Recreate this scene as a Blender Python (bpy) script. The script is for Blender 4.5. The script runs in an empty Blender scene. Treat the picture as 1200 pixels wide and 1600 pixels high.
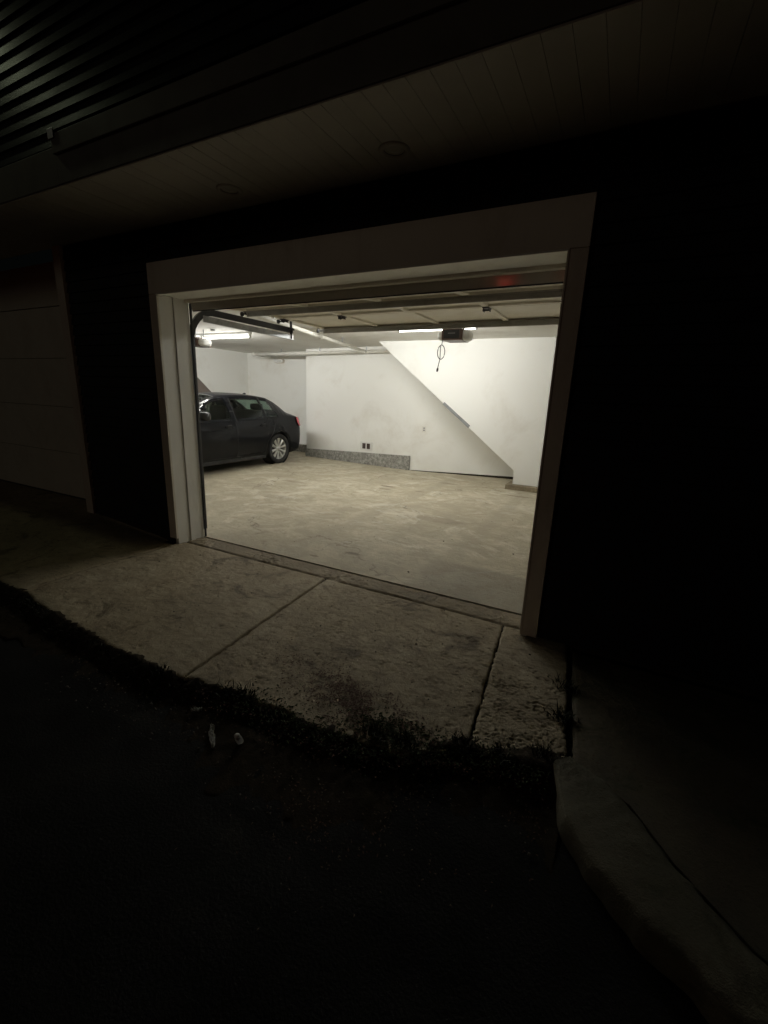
import bpy, bmesh, math, random
import numpy as np
from mathutils import Vector, Matrix, noise

random.seed(7)
SC = bpy.context.scene
COL = SC.collection
R = math.radians

# ------------------------------------------------------------------ camera
cam_d = bpy.data.cameras.new('camera')
cam = bpy.data.objects.new('camera', cam_d)
COL.objects.link(cam)
SC.camera = cam
YAW, PITCH, ROLL = -0.47545, -0.25346, 0.03763
CAM = Vector((3.73734, -2.77549, 1.49476))
_f = Vector((math.sin(YAW) * math.cos(PITCH), math.cos(YAW) * math.cos(PITCH), math.sin(PITCH)))
_r0 = Vector((math.cos(YAW), -math.sin(YAW), 0))
_u0 = _r0.cross(_f)
_r = _r0 * math.cos(ROLL) + _u0 * math.sin(ROLL)
_u = -_r0 * math.sin(ROLL) + _u0 * math.cos(ROLL)
m = Matrix.Identity(4)
for i in range(3):
    m[i][0], m[i][1], m[i][2], m[i][3] = _r[i], _u[i], -_f[i], CAM[i]
cam.matrix_world = m
cam_d.sensor_fit = 'HORIZONTAL'
cam_d.sensor_width = 36.0
cam_d.lens = 36.0 * 689.0 / 1200.0
cam_d.clip_start = 0.05
cam_d.clip_end = 500

# ------------------------------------------------------------------ world, street glow, exposure
world = bpy.data.worlds.new('World')
SC.world = world
world.use_nodes = True
wn = world.node_tree
wn.nodes.clear()
sky = wn.nodes.new('ShaderNodeTexSky')
sky.sky_type = 'NISHITA'
sky.sun_disc = False
SUN_EL, SUN_AZ = R(14.0), R(215.0)
sky.sun_elevation = SUN_EL
sky.sun_rotation = SUN_AZ
bg = wn.nodes.new('ShaderNodeBackground')
bg.inputs['Strength'].default_value = 0.00042
wo = wn.nodes.new('ShaderNodeOutputWorld')
glow = wn.nodes.new('ShaderNodeMix')      # town glow: the night sky is warmer than the clear-sky model
glow.data_type = 'RGBA'
glow.blend_type = 'MULTIPLY'
glow.inputs[0].default_value = 1.0
glow.inputs[7].default_value = (1.0, .95, .74, 1)
wn.links.new(sky.outputs[0], glow.inputs[6])
wn.links.new(glow.outputs[2], bg.inputs[0])
wn.links.new(bg.outputs[0], wo.inputs[0])

sun_d = bpy.data.lights.new('street_glow', 'SUN')  # added sun lamp standing for low street light on door and trim
sun_d.energy = 0.027
sun_d.angle = R(14)
sun_d.color = (1.0, 0.93, 0.74)
sun = bpy.data.objects.new('street_glow', sun_d)
COL.objects.link(sun)
sd = Vector((math.sin(SUN_AZ) * math.cos(SUN_EL), math.cos(SUN_AZ) * math.cos(SUN_EL), math.sin(SUN_EL)))
sun.rotation_euler = sd.to_track_quat('Z', 'Y').to_euler()
sun.location = (0, -6, 8)

SC.view_settings.view_transform = 'Standard'
SC.view_settings.look = 'None'
SC.view_settings.exposure = 0.0
SC.view_settings.gamma = 1.0
SC.view_settings.use_curve_mapping = False
SC.render.engine = 'CYCLES'
SC.cycles.use_denoising = True
SC.cycles.max_bounces = 10
SC.cycles.diffuse_bounces = 6
SC.cycles.glossy_bounces = 5
SC.cycles.transparent_max_bounces = 12
SC.cycles.sample_clamp_indirect = 6.0
SC.cycles.sample_clamp_direct = 9.0
SC.cycles.caustics_reflective = False
SC.cycles.caustics_refractive = False
TUBE_STRENGTH = 176.0

# ------------------------------------------------------------------ materials
def new_mat(name):
    mt = bpy.data.materials.new(name)
    mt.use_nodes = True
    nt = mt.node_tree
    nt.nodes.clear()
    out = nt.nodes.new('ShaderNodeOutputMaterial')
    return mt, nt, out

def nd_unused(nt, typ, **kw):
    n = nt.nodes.new(typ)
    for k, v in kw.items():
        if k in n.inputs.keys() if hasattr(n.inputs, 'keys') else False:
            n.inputs[k].default_value = v
        else:
            setattr(n, k, v)
    return n

def coords(nt, scale=(1, 1, 1), kind='Object'):
    tc = nt.nodes.new('ShaderNodeTexCoord')
    mp = nt.nodes.new('ShaderNodeMapping')
    mp.inputs['Scale'].default_value = scale
    nt.links.new(tc.outputs[kind], mp.inputs[0])
    return mp.outputs[0]

def geo_pos(nt, scale=(1, 1, 1)):
    g = nt.nodes.new('ShaderNodeNewGeometry')
    mp = nt.nodes.new('ShaderNodeMapping')
    mp.inputs['Scale'].default_value = scale
    nt.links.new(g.outputs['Position'], mp.inputs[0])
    return mp.outputs[0]

def noise_n(nt, vec, scale, detail=6, rough=0.6, dist=0.0):
    n = nt.nodes.new('ShaderNodeTexNoise')
    n.inputs['Scale'].default_value = scale
    n.inputs['Detail'].default_value = detail
    n.inputs['Roughness'].default_value = rough
    n.inputs['Distortion'].default_value = dist
    nt.links.new(vec, n.inputs['Vector'])
    return n.outputs['Fac']

def ramp(nt, src, stops):
    r = nt.nodes.new('ShaderNodeValToRGB')
    el = r.color_ramp.elements
    el[0].position, el[0].color = stops[0][0], (*stops[0][1], 1) if len(stops[0][1]) == 3 else stops[0][1]
    el[1].position, el[1].color = stops[-1][0], (*stops[-1][1], 1)
    for p, c in stops[1:-1]:
        e = el.new(p)
        e.color = (*c, 1)
    nt.links.new(src, r.inputs[0])
    return r.outputs[0]

def mix(nt, fac, a, b, blend='MIX'):
    n = nt.nodes.new('ShaderNodeMix')
    n.data_type = 'RGBA'
    n.blend_type = blend
    for sock, v in ((n.inputs[0], fac), (n.inputs[6], a), (n.inputs[7], b)):
        if hasattr(v, 'is_linked') or hasattr(v, 'node'):
            nt.links.new(v, sock)
        elif isinstance(v, (int, float)):
            sock.default_value = v
        else:
            sock.default_value = (*v, 1) if len(v) == 3 else v
    return n.outputs[2]

def math_n(nt, op, a, b=0.0):
    n = nt.nodes.new('ShaderNodeMath')
    n.operation = op
    for s, v in ((n.inputs[0], a), (n.inputs[1], b)):
        if hasattr(v, 'node'):
            nt.links.new(v, s)
        else:
            s.default_value = v
    return n.outputs[0]

def bump(nt, h, strength=0.3, dist=0.01):
    b = nt.nodes.new('ShaderNodeBump')
    b.inputs['Strength'].default_value = strength
    b.inputs['Distance'].default_value = dist
    nt.links.new(h, b.inputs['Height'])
    return b.outputs[0]

def bsdf(nt, out, color=None, rough=0.6, metal=0.0, normal=None, spec=0.5, coat=0.0):
    p = nt.nodes.new('ShaderNodeBsdfPrincipled')
    if color is not None:
        if hasattr(color, 'node'):
            nt.links.new(color, p.inputs['Base Color'])
        else:
            p.inputs['Base Color'].default_value = (*color, 1)
    if hasattr(rough, 'node'):
        nt.links.new(rough, p.inputs['Roughness'])
    else:
        p.inputs['Roughness'].default_value = rough
    p.inputs['Metallic'].default_value = metal
    p.inputs['Specular IOR Level'].default_value = spec
    p.inputs['Coat Weight'].default_value = coat
    p.inputs['Coat Roughness'].default_value = 0.06
    if normal is not None:
        nt.links.new(normal, p.inputs['Normal'])
    nt.links.new(p.outputs[0], out.inputs[0])
    return p

M = {}

def grimy(name, base, dirt, lo=0.45, hi=0.75, scale=3.0, rough=0.6, bscale=120, bstr=0.15, metal=0.0, stretch=(1, 1, 1), spec=0.4):
    mt, nt, out = new_mat(name)
    v = geo_pos(nt, stretch)
    a = noise_n(nt, v, scale, 8, 0.65, 0.4)
    b = noise_n(nt, v, scale * 9, 5, 0.6)
    f = math_n(nt, 'MULTIPLY', ramp(nt, a, [(lo, (0, 0, 0)), (hi, (1, 1, 1))]), ramp(nt, b, [(0.3, (.35, .35, .35)), (0.7, (1, 1, 1))]))
    c = mix(nt, f, base, dirt)
    h = noise_n(nt, v, bscale, 3, 0.6)
    rr = math_n(nt, 'ADD', math_n(nt, 'MULTIPLY', a, 0.25), rough - 0.12)
    bsdf(nt, out, c, rr, metal, bump(nt, h, bstr, 0.004), spec)
    M[name] = mt
    return mt

grimy('drywall', (.86, .86, .83), (.70, .67, .61), .50, .78, 1.1, .75, 60, .06)
grimy('ceiling_paint', (.72, .71, .67), (.58, .56, .51), .45, .75, 1.6, .85, 90, .2)
grimy('trim_paint', (.74, .70, .62), (.50, .44, .35), .52, .82, 4.0, .5, 140, .12, stretch=(1, 1, .35))
grimy('jamb_paint', (.85, .85, .81), (.62, .60, .54), .55, .85, 5.0, .5, 140, .10, stretch=(1, 1, .3))
grimy('old_trim', (.68, .62, .54), (.46, .39, .32), .45, .8, 4.0, .6, 140, .15, stretch=(1, 1, .35))
grimy('door_paint', (.76, .72, .62), (.58, .53, .43), .45, .8, 2.5, .5, 160, .10)
grimy('stair_shade_brown', (.17, .14, .12), (.11, .09, .075), .5, .8, 4.0, .6, 140, .1)  # shade under the left stair put into the colour
grimy('closed_door_paint', (.70, .67, .58), (.52, .48, .40), .45, .8, 2.5, .5, 160, .10)
grimy('door_gloss', (.52, .50, .45), (.4, .38, .33), .5, .8, 6.0, .11, 160, .004, spec=1.0)
grimy('strut_steel', (.34, .33, .30), (.2, .18, .15), .45, .75, 6.0, .5, 200, .08, metal=.35)
grimy('galvanised', (.42, .43, .44), (.26, .26, .26), .4, .7, 14.0, .45, 200, .06, metal=.75)
grimy('dark_steel', (.06, .06, .065), (.10, .08, .06), .5, .8, 9.0, .5, 200, .08, metal=.5)
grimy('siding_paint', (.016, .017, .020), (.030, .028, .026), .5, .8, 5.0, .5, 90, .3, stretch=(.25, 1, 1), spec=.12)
grimy('fascia_paint', (.12, .12, .10), (.07, .065, .05), .45, .8, 3.0, .6, 120, .15)
grimy('soffit_paint', (.34, .32, .285), (.24, .225, .19), .45, .8, 2.0, .65, 120, .12)
grimy('pvc', (.74, .73, .68), (.55, .52, .45), .5, .8, 5.0, .4, 80, .03)
grimy('white_plastic', (.74, .74, .72), (.6, .58, .54), .5, .8, 8.0, .35, 90, .03)
grimy('opener_brown', (.10, .055, .042), (.14, .085, .065), .5, .8, 8.0, .4, 90, .05)
grimy('black_rubber', (.018, .018, .018), (.045, .042, .038), .5, .8, 12.0, .7, 150, .2)
grimy('grey_guard', (.26, .27, .27), (.16, .16, .15), .45, .75, 12.0, .6, 90, .1)
grimy('soil_dark', (.024, .018, .011), (.045, .034, .021), .4, .7, 18.0, .95, 120, .8, spec=.1)
grimy('joint_dirt_gap_shade', (.030, .024, .016), (.05, .04, .028), .4, .7, 14.0, .95, 90, .5)  # dirt in the joints, also the painted shade at the wall foot

def concrete(name, base, dark, light, fleck=.5, stain=(.10, .085, .06), stain_lo=.60, cracks=0.0, bstr=.35, stretch=(1, 1, 1), rough=.8, blotch=0.0):
    mt, nt, out = new_mat(name)
    v = geo_pos(nt)
    vs = geo_pos(nt, stretch)
    big = noise_n(nt, v, .9, 6, .6, .6)
    mid = noise_n(nt, vs, 4.5, 9, .7, .8)
    fine = noise_n(nt, v, 46, 6, .75)
    grit = noise_n(nt, v, 190, 3, .7)
    c = ramp(nt, big, [(.32, dark), (.52, base), (.72, light)])
    c = mix(nt, ramp(nt, mid, [(.40, (.75, .75, .75)), (.62, (0, 0, 0))]), c, dark)
    c = mix(nt, math_n(nt, 'MULTIPLY', ramp(nt, fine, [(.56, (0, 0, 0)), (.70, (1, 1, 1))]), fleck), c, stain)
    if blotch:
        bl = noise_n(nt, geo_pos(nt, (1, 1.5, 1)), 8.5, 10, .75, 1.0)
        c = mix(nt, math_n(nt, 'MULTIPLY', ramp(nt, bl, [(.37, (1, 1, 1)), (.49, (0, 0, 0))]), blotch), c, tuple(.62 * k for k in dark))
        c = mix(nt, math_n(nt, 'MULTIPLY', ramp(nt, bl, [(.60, (0, 0, 0)), (.70, (1, 1, 1))]), blotch * .6), c, light)
    st = noise_n(nt, vs, 2.1, 10, .72, 1.2)
    c = mix(nt, ramp(nt, st, [(stain_lo, (0, 0, 0)), (stain_lo + .1, (.8, .8, .8))]), c, stain)
    c = mix(nt, .35, c, ramp(nt, grit, [(.3, (.45, .45, .45)), (.7, (1, 1, 1))]), 'MULTIPLY')
    h = math_n(nt, 'ADD', math_n(nt, 'MULTIPLY', fine, .7), math_n(nt, 'MULTIPLY', grit, .35))
    h = math_n(nt, 'ADD', h, math_n(nt, 'MULTIPLY', mid, .8))
    if cracks:
        vo = nt.nodes.new('ShaderNodeTexVoronoi')
        vo.feature = 'DISTANCE_TO_EDGE'
        vo.inputs['Scale'].default_value = cracks
        wob = nt.nodes.new('ShaderNodeVectorMath')
        wob.operation = 'ADD'
        nn = nt.nodes.new('ShaderNodeTexNoise')
        nn.inputs['Scale'].default_value = 5
        nn.inputs['Detail'].default_value = 6
        nt.links.new(v, nn.inputs['Vector'])
        sc_ = nt.nodes.new('ShaderNodeVectorMath')
        sc_.operation = 'SCALE'
        sc_.inputs[3].default_value = .35
        nt.links.new(nn.outputs['Color'], sc_.inputs[0])
        nt.links.new(v, wob.inputs[0])
        nt.links.new(sc_.outputs[0], wob.inputs[1])
        nt.links.new(wob.outputs[0], vo.inputs['Vector'])
        line = ramp(nt, vo.outputs['Distance'], [(0.0, (1, 1, 1)), (.012, (0, 0, 0))])
        line = math_n(nt, 'MULTIPLY', line, ramp(nt, noise_n(nt, v, 1.6, 3), [(.5, (0, 0, 0)), (.6, (1, 1, 1))]))
        c = mix(nt, math_n(nt, 'MULTIPLY', line, .8), c, (.05, .04, .03))
        h = math_n(nt, 'SUBTRACT', h, line)
    bsdf(nt, out, c, math_n(nt, 'ADD', math_n(nt, 'MULTIPLY', mid, .25), rough - .12), 0, bump(nt, h, bstr, .008), .35)
    M[name] = mt
    return mt

concrete('driveway_concrete', (.46, .385, .26), (.31, .255, .165), (.54, .465, .33), .75, (.105, .078, .045), .55, bstr=.9, blotch=.75)
concrete('strip_concrete', (.37, .31, .215), (.21, .17, .11), (.47, .40, .29), .9, (.10, .08, .055), .58, bstr=1.0)
concrete('mossy_concrete', (.15, .125, .08), (.085, .07, .045), (.21, .18, .12), .9, (.05, .055, .025), .52, bstr=1.3)
concrete('kerb_concrete', (.18, .165, .11), (.11, .10, .065), (.25, .225, .155), .8, (.06, .055, .03), .54, bstr=1.2)
def footing_material():
    mt, nt, out = new_mat('footing_concrete')
    v = geo_pos(nt)
    a_, b_ = noise_n(nt, v, 16, 8, .8, .3), noise_n(nt, v, 2.5, 4)
    c = ramp(nt, a_, [(.38, (.13, .13, .12)), (.5, (.33, .325, .30)), (.62, (.56, .55, .51))])
    c = mix(nt, ramp(nt, b_, [(.4, (.4, .4, .4)), (.65, (0, 0, 0))]), c, (.22, .215, .195))
    bsdf(nt, out, c, .85, 0, bump(nt, a_, .9, .012), .3)
    M['footing_concrete'] = mt
footing_material()

def floor_material():
    mt, nt, out = new_mat('floor_concrete')
    v = geo_pos(nt)
    vs = geo_pos(nt, (1, 1.35, 1))
    big = noise_n(nt, v, .55, 6, .6, .6)
    mid = noise_n(nt, vs, 2.6, 10, .72, .9)
    dash = noise_n(nt, geo_pos(nt, (1, 1.5, 1)), 3.6, 8, .7, 1.4)
    fine = noise_n(nt, v, 38, 6, .75)
    grit = noise_n(nt, v, 150, 3, .7)
    base, dark, light = (.52, .47, .355), (.43, .38, .275), (.61, .56, .44)
    c = ramp(nt, big, [(.32, dark), (.5, base), (.7, light)])
    c = mix(nt, ramp(nt, mid, [(.40, (.75, .75, .75)), (.54, (0, 0, 0))]), c, (.37, .325, .235))
    c = mix(nt, ramp(nt, mid, [(.56, (0, 0, 0)), (.70, (.8, .8, .8))]), c, (.67, .62, .505))
    mot = noise_n(nt, geo_pos(nt, (1, 1.6, 1)), 9.0, 9, .78, .7)
    c = mix(nt, ramp(nt, mot, [(.40, (.45, .45, .45)), (.52, (0, 0, 0))]), c, (.34, .295, .215))
    c = mix(nt, ramp(nt, mot, [(.60, (0, 0, 0)), (.70, (.5, .5, .5))]), c, (.68, .64, .53))
    worn = noise_n(nt, v, 1.25, 8, .7, 1.6)
    c = mix(nt, ramp(nt, worn, [(.34, (.7, .7, .7)), (.46, (0, 0, 0))]), c, (.39, .345, .26))
    c = mix(nt, ramp(nt, worn, [(.54, (0, 0, 0)), (.62, (.65, .65, .65))]), c, (.66, .625, .52))
    c = mix(nt, ramp(nt, dash, [(.645, (0, 0, 0)), (.69, (.8, .8, .8))]), c, (.15, .118, .075))
    c = mix(nt, math_n(nt, 'MULTIPLY', ramp(nt, fine, [(.60, (0, 0, 0)), (.72, (1, 1, 1))]), .4), c, (.22, .18, .12))
    # darker patch inside the right jamb, with an irregular outline of its own
    sx = nt.nodes.new('ShaderNodeSeparateXYZ')
    nt.links.new(v, sx.inputs[0])
    wob = math_n(nt, 'MULTIPLY', math_n(nt, 'SUBTRACT', noise_n(nt, v, 2.2, 6), .5), .55)
    px = math_n(nt, 'ADD', sx.outputs[0], wob)
    py = math_n(nt, 'ADD', sx.outputs[1], math_n(nt, 'MULTIPLY', wob, .18))
    def step(val, a, b):
        mr = nt.nodes.new('ShaderNodeMapRange')
        mr.inputs[1].default_value, mr.inputs[2].default_value = a, b
        nt.links.new(val, mr.inputs[0])
        return mr.outputs[0]
    patch = math_n(nt, 'MULTIPLY', step(px, 2.25, 2.75), math_n(nt, 'SUBTRACT', 1.0, step(py, 1.0, 1.06)))
    c = mix(nt, math_n(nt, 'MULTIPLY', patch, .50), c, (.20, .18, .14))
    sep = sx
    for (cx_, cy_, rx_, ry_, am) in ((1.60, .73, .085, .035, .75), (1.33, .47, .05, .02, .7), (.31, 3.96, .16, .045, .75), (.42, 3.72, .14, .03, .6), (.95, 3.9, .10, .03, .5),
                                     (-.6, 2.2, .3, .12, .25), (1.9, 2.4, .35, .14, .22), (2.45, 4.55, .25, .05, .5), (1.1, 4.9, .22, .04, .5), (-1.2, 3.3, .25, .08, .3)):
        ux = math_n(nt, 'DIVIDE', math_n(nt, 'SUBTRACT', math_n(nt, 'ADD', sep.outputs[0], math_n(nt, 'MULTIPLY', wob, .5)), cx_), rx_)
        uy = math_n(nt, 'DIVIDE', math_n(nt, 'SUBTRACT', math_n(nt, 'ADD', sep.outputs[1], math_n(nt, 'MULTIPLY', math_n(nt, 'SUBTRACT', fine, .5), .10)), cy_), ry_)
        rr = math_n(nt, 'ADD', math_n(nt, 'MULTIPLY', ux, ux), math_n(nt, 'MULTIPLY', uy, uy))
        sp = math_n(nt, 'SUBTRACT', 1.0, step(rr, .45, 1.25))
        c = mix(nt, math_n(nt, 'MULTIPLY', sp, am), c, (.13, .10, .065))
    vo = nt.nodes.new('ShaderNodeTexVoronoi')
    vo.feature = 'DISTANCE_TO_EDGE'
    vo.inputs['Scale'].default_value = .55
    va = nt.nodes.new('ShaderNodeVectorMath'); va.operation = 'ADD'
    vn = nt.nodes.new('ShaderNodeTexNoise'); vn.inputs['Scale'].default_value = 3.5; vn.inputs['Detail'].default_value = 8
    nt.links.new(v, vn.inputs['Vector'])
    vsc = nt.nodes.new('ShaderNodeVectorMath'); vsc.operation = 'SCALE'; vsc.inputs[3].default_value = .5
    nt.links.new(vn.outputs['Color'], vsc.inputs[0]); nt.links.new(v, va.inputs[0]); nt.links.new(vsc.outputs[0], va.inputs[1]); nt.links.new(va.outputs[0], vo.inputs['Vector'])
    crack = math_n(nt, 'MULTIPLY', ramp(nt, vo.outputs['Distance'], [(0., (1, 1, 1)), (.006, (0, 0, 0))]), ramp(nt, noise_n(nt, v, .8, 3), [(.46, (0, 0, 0)), (.54, (1, 1, 1))]))
    c = mix(nt, math_n(nt, 'MULTIPLY', crack, .75), c, (.12, .095, .065))
    for tx in (1.02, 2.48):
        tr = math_n(nt, 'ABSOLUTE', math_n(nt, 'SUBTRACT', math_n(nt, 'ADD', sep.outputs[0], math_n(nt, 'MULTIPLY', wob, .25)), tx))
        tk = math_n(nt, 'MULTIPLY', math_n(nt, 'SUBTRACT', 1.0, step(tr, .06, .15)), ramp(nt, mid, [(.40, (0, 0, 0)), (.60, (.38, .38, .38))]))
        c = mix(nt, tk, c, (.27, .235, .175))
    c = mix(nt, .25, c, ramp(nt, grit, [(.3, (.5, .5, .5)), (.7, (1, 1, 1))]), 'MULTIPLY')
    h = math_n(nt, 'ADD', math_n(nt, 'MULTIPLY', fine, .8), math_n(nt, 'MULTIPLY', mot, 1.4))
    h = math_n(nt, 'SUBTRACT', h, math_n(nt, 'MULTIPLY', ramp(nt, dash, [(.67, (0, 0, 0)), (.72, (1, 1, 1))]), .6))
    bsdf(nt, out, c, math_n(nt, 'ADD', math_n(nt, 'MULTIPLY', mid, .3), .55), 0, bump(nt, h, .6, .010), .25)
    M['floor_concrete'] = mt
floor_material()

def asphalt():
    mt, nt, out = new_mat('asphalt')
    v = geo_pos(nt)
    a = noise_n(nt, v, 2.0, 8, .65, .5)
    b = noise_n(nt, v, 90, 4, .7)
    c = ramp(nt, a, [(.35, (.009, .0085, .007)), (.6, (.015, .014, .012)), (.75, (.03, .027, .022))])
    c = mix(nt, .6, c, ramp(nt, b, [(.35, (.35, .35, .35)), (.7, (1, 1, 1))]), 'MULTIPLY')
    h = math_n(nt, 'ADD', b, a)
    bsdf(nt, out, c, .85, 0, bump(nt, h, .6, .010), .12)
    M['asphalt'] = mt
asphalt()

def simple(name, col, rough=.5, metal=0., coat=0., spec=.5):
    mt, nt, out = new_mat(name)
    v = coords(nt)
    n_ = noise_n(nt, v, 25, 5, .6)
    c = mix(nt, n_, tuple(x * .86 for x in col), tuple(min(1, x * 1.12) for x in col))
    bsdf(nt, out, c, rough, metal, None, spec, coat)
    M[name] = mt
    return mt

simple('car_paint', (.0072, .0077, .0095), .35, .0, .42, .0)
simple('car_plastic', (.012, .012, .013), .5)
simple('car_inside', (.030, .030, .032), .8)
simple('tyre_rubber', (.016, .016, .017), .75)
simple('rim_silver', (.62, .62, .61), .28, .85)
simple('rim_dark', (.02, .02, .022), .6)
simple('lamp_red', (.48, .02, .03), .12, 0, .5)
simple('chrome', (.6, .6, .6), .12, 1.0)
simple('brass_hinge', (.20, .19, .18), .45, .7)
simple('leaf_brown', (.085, .036, .018), .85)
simple('debris_tan', (.13, .095, .062), .9)
simple('grass_dry', (.022, .024, .011), .9)
simple('moss_green', (.045, .065, .02), .9)
simple('pebble', (.13, .12, .10), .8)
def litter_mat():
    mt, nt, out = new_mat('litter_white')
    n_ = noise_n(nt, coords(nt), 30, 4)
    c = mix(nt, n_, (.62, .62, .58), (.8, .8, .77))
    d = nt.nodes.new('ShaderNodeBsdfDiffuse'); t = nt.nodes.new('ShaderNodeBsdfTranslucent')
    nt.links.new(c, d.inputs[0]); nt.links.new(c, t.inputs[0])
    ms = nt.nodes.new('ShaderNodeMixShader'); ms.inputs[0].default_value = .55
    nt.links.new(d.outputs[0], ms.inputs[1]); nt.links.new(t.outputs[0], ms.inputs[2]); nt.links.new(ms.outputs[0], out.inputs[0])
    M['litter_white'] = mt
litter_mat()
simple('lens_frost', (.30, .29, .26), .35)
simple('vent_dark', (.035, .03, .028), .6)
simple('cord_black', (.02, .02, .022), .5)

def glass_mat():
    mt, nt, out = new_mat('car_glass')
    tr = nt.nodes.new('ShaderNodeBsdfTransparent')
    n_ = noise_n(nt, coords(nt), 3, 2)
    nt.links.new(mix(nt, n_, (.46, .56, .51), (.52, .62, .57)), tr.inputs[0])
    gl = nt.nodes.new('ShaderNodeBsdfGlossy')
    gl.inputs['Roughness'].default_value = .03
    gl.inputs['Color'].default_value = (.9, .95, .95, 1)
    lw = nt.nodes.new('ShaderNodeLayerWeight')
    lw.inputs[0].default_value = .5
    fac = math_n(nt, 'ADD', math_n(nt, 'MULTIPLY', math_n(nt, 'POWER', lw.outputs['Facing'], 4.0), .55), .035)
    ms = nt.nodes.new('ShaderNodeMixShader')
    nt.links.new(fac, ms.inputs[0])
    nt.links.new(tr.outputs[0], ms.inputs[1])
    nt.links.new(gl.outputs[0], ms.inputs[2])
    nt.links.new(ms.outputs[0], out.inputs[0])
    M['car_glass'] = mt
glass_mat()

def emit(name, col, strength):
    mt, nt, out = new_mat(name)
    e = nt.nodes.new('ShaderNodeEmission')
    e.inputs[0].default_value = (*col, 1)
    e.inputs[1].default_value = strength
    nt.links.new(e.outputs[0], out.inputs[0])
    M[name] = mt
emit('tube_glow', (1.0, .99, .935), TUBE_STRENGTH)
emit('tail_glow', (1.0, .03, .02), 3.4)
emit('flood_glow', (.86, .95, .62), 52.0)

# ------------------------------------------------------------------ building helpers
def thing(name, loc=(0, 0, 0), label=None, cat=None, group=None, kind=None):
    o = bpy.data.objects.new(name, None)
    o.empty_display_size = .1
    COL.objects.link(o)
    o.location = loc
    tag(o, label, cat, group, kind)
    return o

def tag(o, label=None, cat=None, group=None, kind=None):
    if label: o['label'] = label
    if cat: o['category'] = cat
    if group: o['group'] = group
    if kind: o['kind'] = kind
    return o

def wloc(o):
    p = Vector((0, 0, 0))
    while o is not None:
        p += o.location
        o = o.parent
    return p

def mesh(name, verts, faces, mat, parent=None, smooth=False, mats=None, fmat=None):
    me = bpy.data.meshes.new(name)
    off = wloc(parent) if parent else Vector((0, 0, 0))
    me.from_pydata([(v[0] - off.x, v[1] - off.y, v[2] - off.z) for v in verts], [], faces)
    for mm in (mats or [mat]):
        me.materials.append(M[mm])
    if fmat:
        me.polygons.foreach_set('material_index', fmat)
    if smooth:
        me.polygons.foreach_set('use_smooth', [True] * len(me.polygons))
    me.update()
    o = bpy.data.objects.new(name, me)
    COL.objects.link(o)
    if parent: o.parent = parent
    return o

def from_bm(name, bm, mat, parent=None, smooth=False):
    me = bpy.data.meshes.new(name)
    if parent:
        off = wloc(parent)
        bmesh.ops.translate(bm, verts=bm.verts, vec=-off)
    bmesh.ops.recalc_face_normals(bm, faces=bm.faces)
    bm.to_mesh(me)
    bm.free()
    me.materials.append(M[mat])
    if smooth:
        me.polygons.foreach_set('use_smooth', [True] * len(me.polygons))
    o = bpy.data.objects.new(name, me)
    COL.objects.link(o)
    if parent: o.parent = parent
    return o

def bm_box(bm, x0, x1, y0, y1, z0, z1, bev=0.0, rot=None, piv=None):
    vs = [bm.verts.new((x, y, z)) for x in (x0, x1) for y in (y0, y1) for z in (z0, z1)]
    fs = [(0, 1, 3, 2), (4, 6, 7, 5), (0, 4, 5, 1), (2, 3, 7, 6), (0, 2, 6, 4), (1, 5, 7, 3)]
    nf = [bm.faces.new([vs[i] for i in f]) for f in fs]
    if bev > 0:
        es = list({e for f in nf for e in f.edges})
        r = bmesh.ops.bevel(bm, geom=es, offset=bev, segments=2, affect='EDGES', profile=.6)
        vs = list({v for f in r['faces'] for v in f.verts} | {v for v in vs if v.is_valid})
    if rot is not None:
        bmesh.ops.rotate(bm, verts=vs, cent=piv or (0, 0, 0), matrix=rot)
    return vs

def box(name, x0, x1, y0, y1, z0, z1, mat, parent=None, bev=0.003, rot=None, piv=None):
    bm = bmesh.new()
    bm_box(bm, x0, x1, y0, y1, z0, z1, bev, rot, piv)
    return from_bm(name, bm, mat, parent)

def prism(name, pts, axis, a0, a1, mat, parent=None):
    """extrude a 2-D outline along an axis ('x': pts are (y,z); 'y': (x,z); 'z': (x,y))"""
    def p3(p, a):
        return {'x': (a, p[0], p[1]), 'y': (p[0], a, p[1]), 'z': (p[0], p[1], a)}[axis]
    bm = bmesh.new()
    A = [bm.verts.new(p3(p, a0)) for p in pts]
    B = [bm.verts.new(p3(p, a1)) for p in pts]
    bm.faces.new(A)
    bm.faces.new(B[::-1])
    n = len(pts)
    for i in range(n):
        bm.faces.new((A[i], A[(i + 1) % n], B[(i + 1) % n], B[i]))
    return from_bm(name, bm, mat, parent)

def tube(name, pts, r, mat, parent=None, seg=12, bm_in=None):
    bm = bm_in or bmesh.new()
    P = [Vector(p) for p in pts]
    rings = []
    for i, p in enumerate(P):
        d = (P[min(i + 1, len(P) - 1)] - P[max(i - 1, 0)]).normalized()
        up = Vector((0, 0, 1)) if abs(d.z) < .95 else Vector((1, 0, 0))
        s = d.cross(up).normalized()
        t = s.cross(d)
        rr = r[i] if isinstance(r, (list, tuple)) else r
        rings.append([bm.verts.new(p + (s * math.cos(k * 2 * math.pi / seg) + t * math.sin(k * 2 * math.pi / seg)) * rr) for k in range(seg)])
    for a, b in zip(rings, rings[1:]):
        for k in range(seg):
            bm.faces.new((a[k], a[(k + 1) % seg], b[(k + 1) % seg], b[k]))
    bm.faces.new(rings[0][::-1])
    bm.faces.new(rings[-1])
    if bm_in: return None
    return from_bm(name, bm, mat, parent, True)

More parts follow.
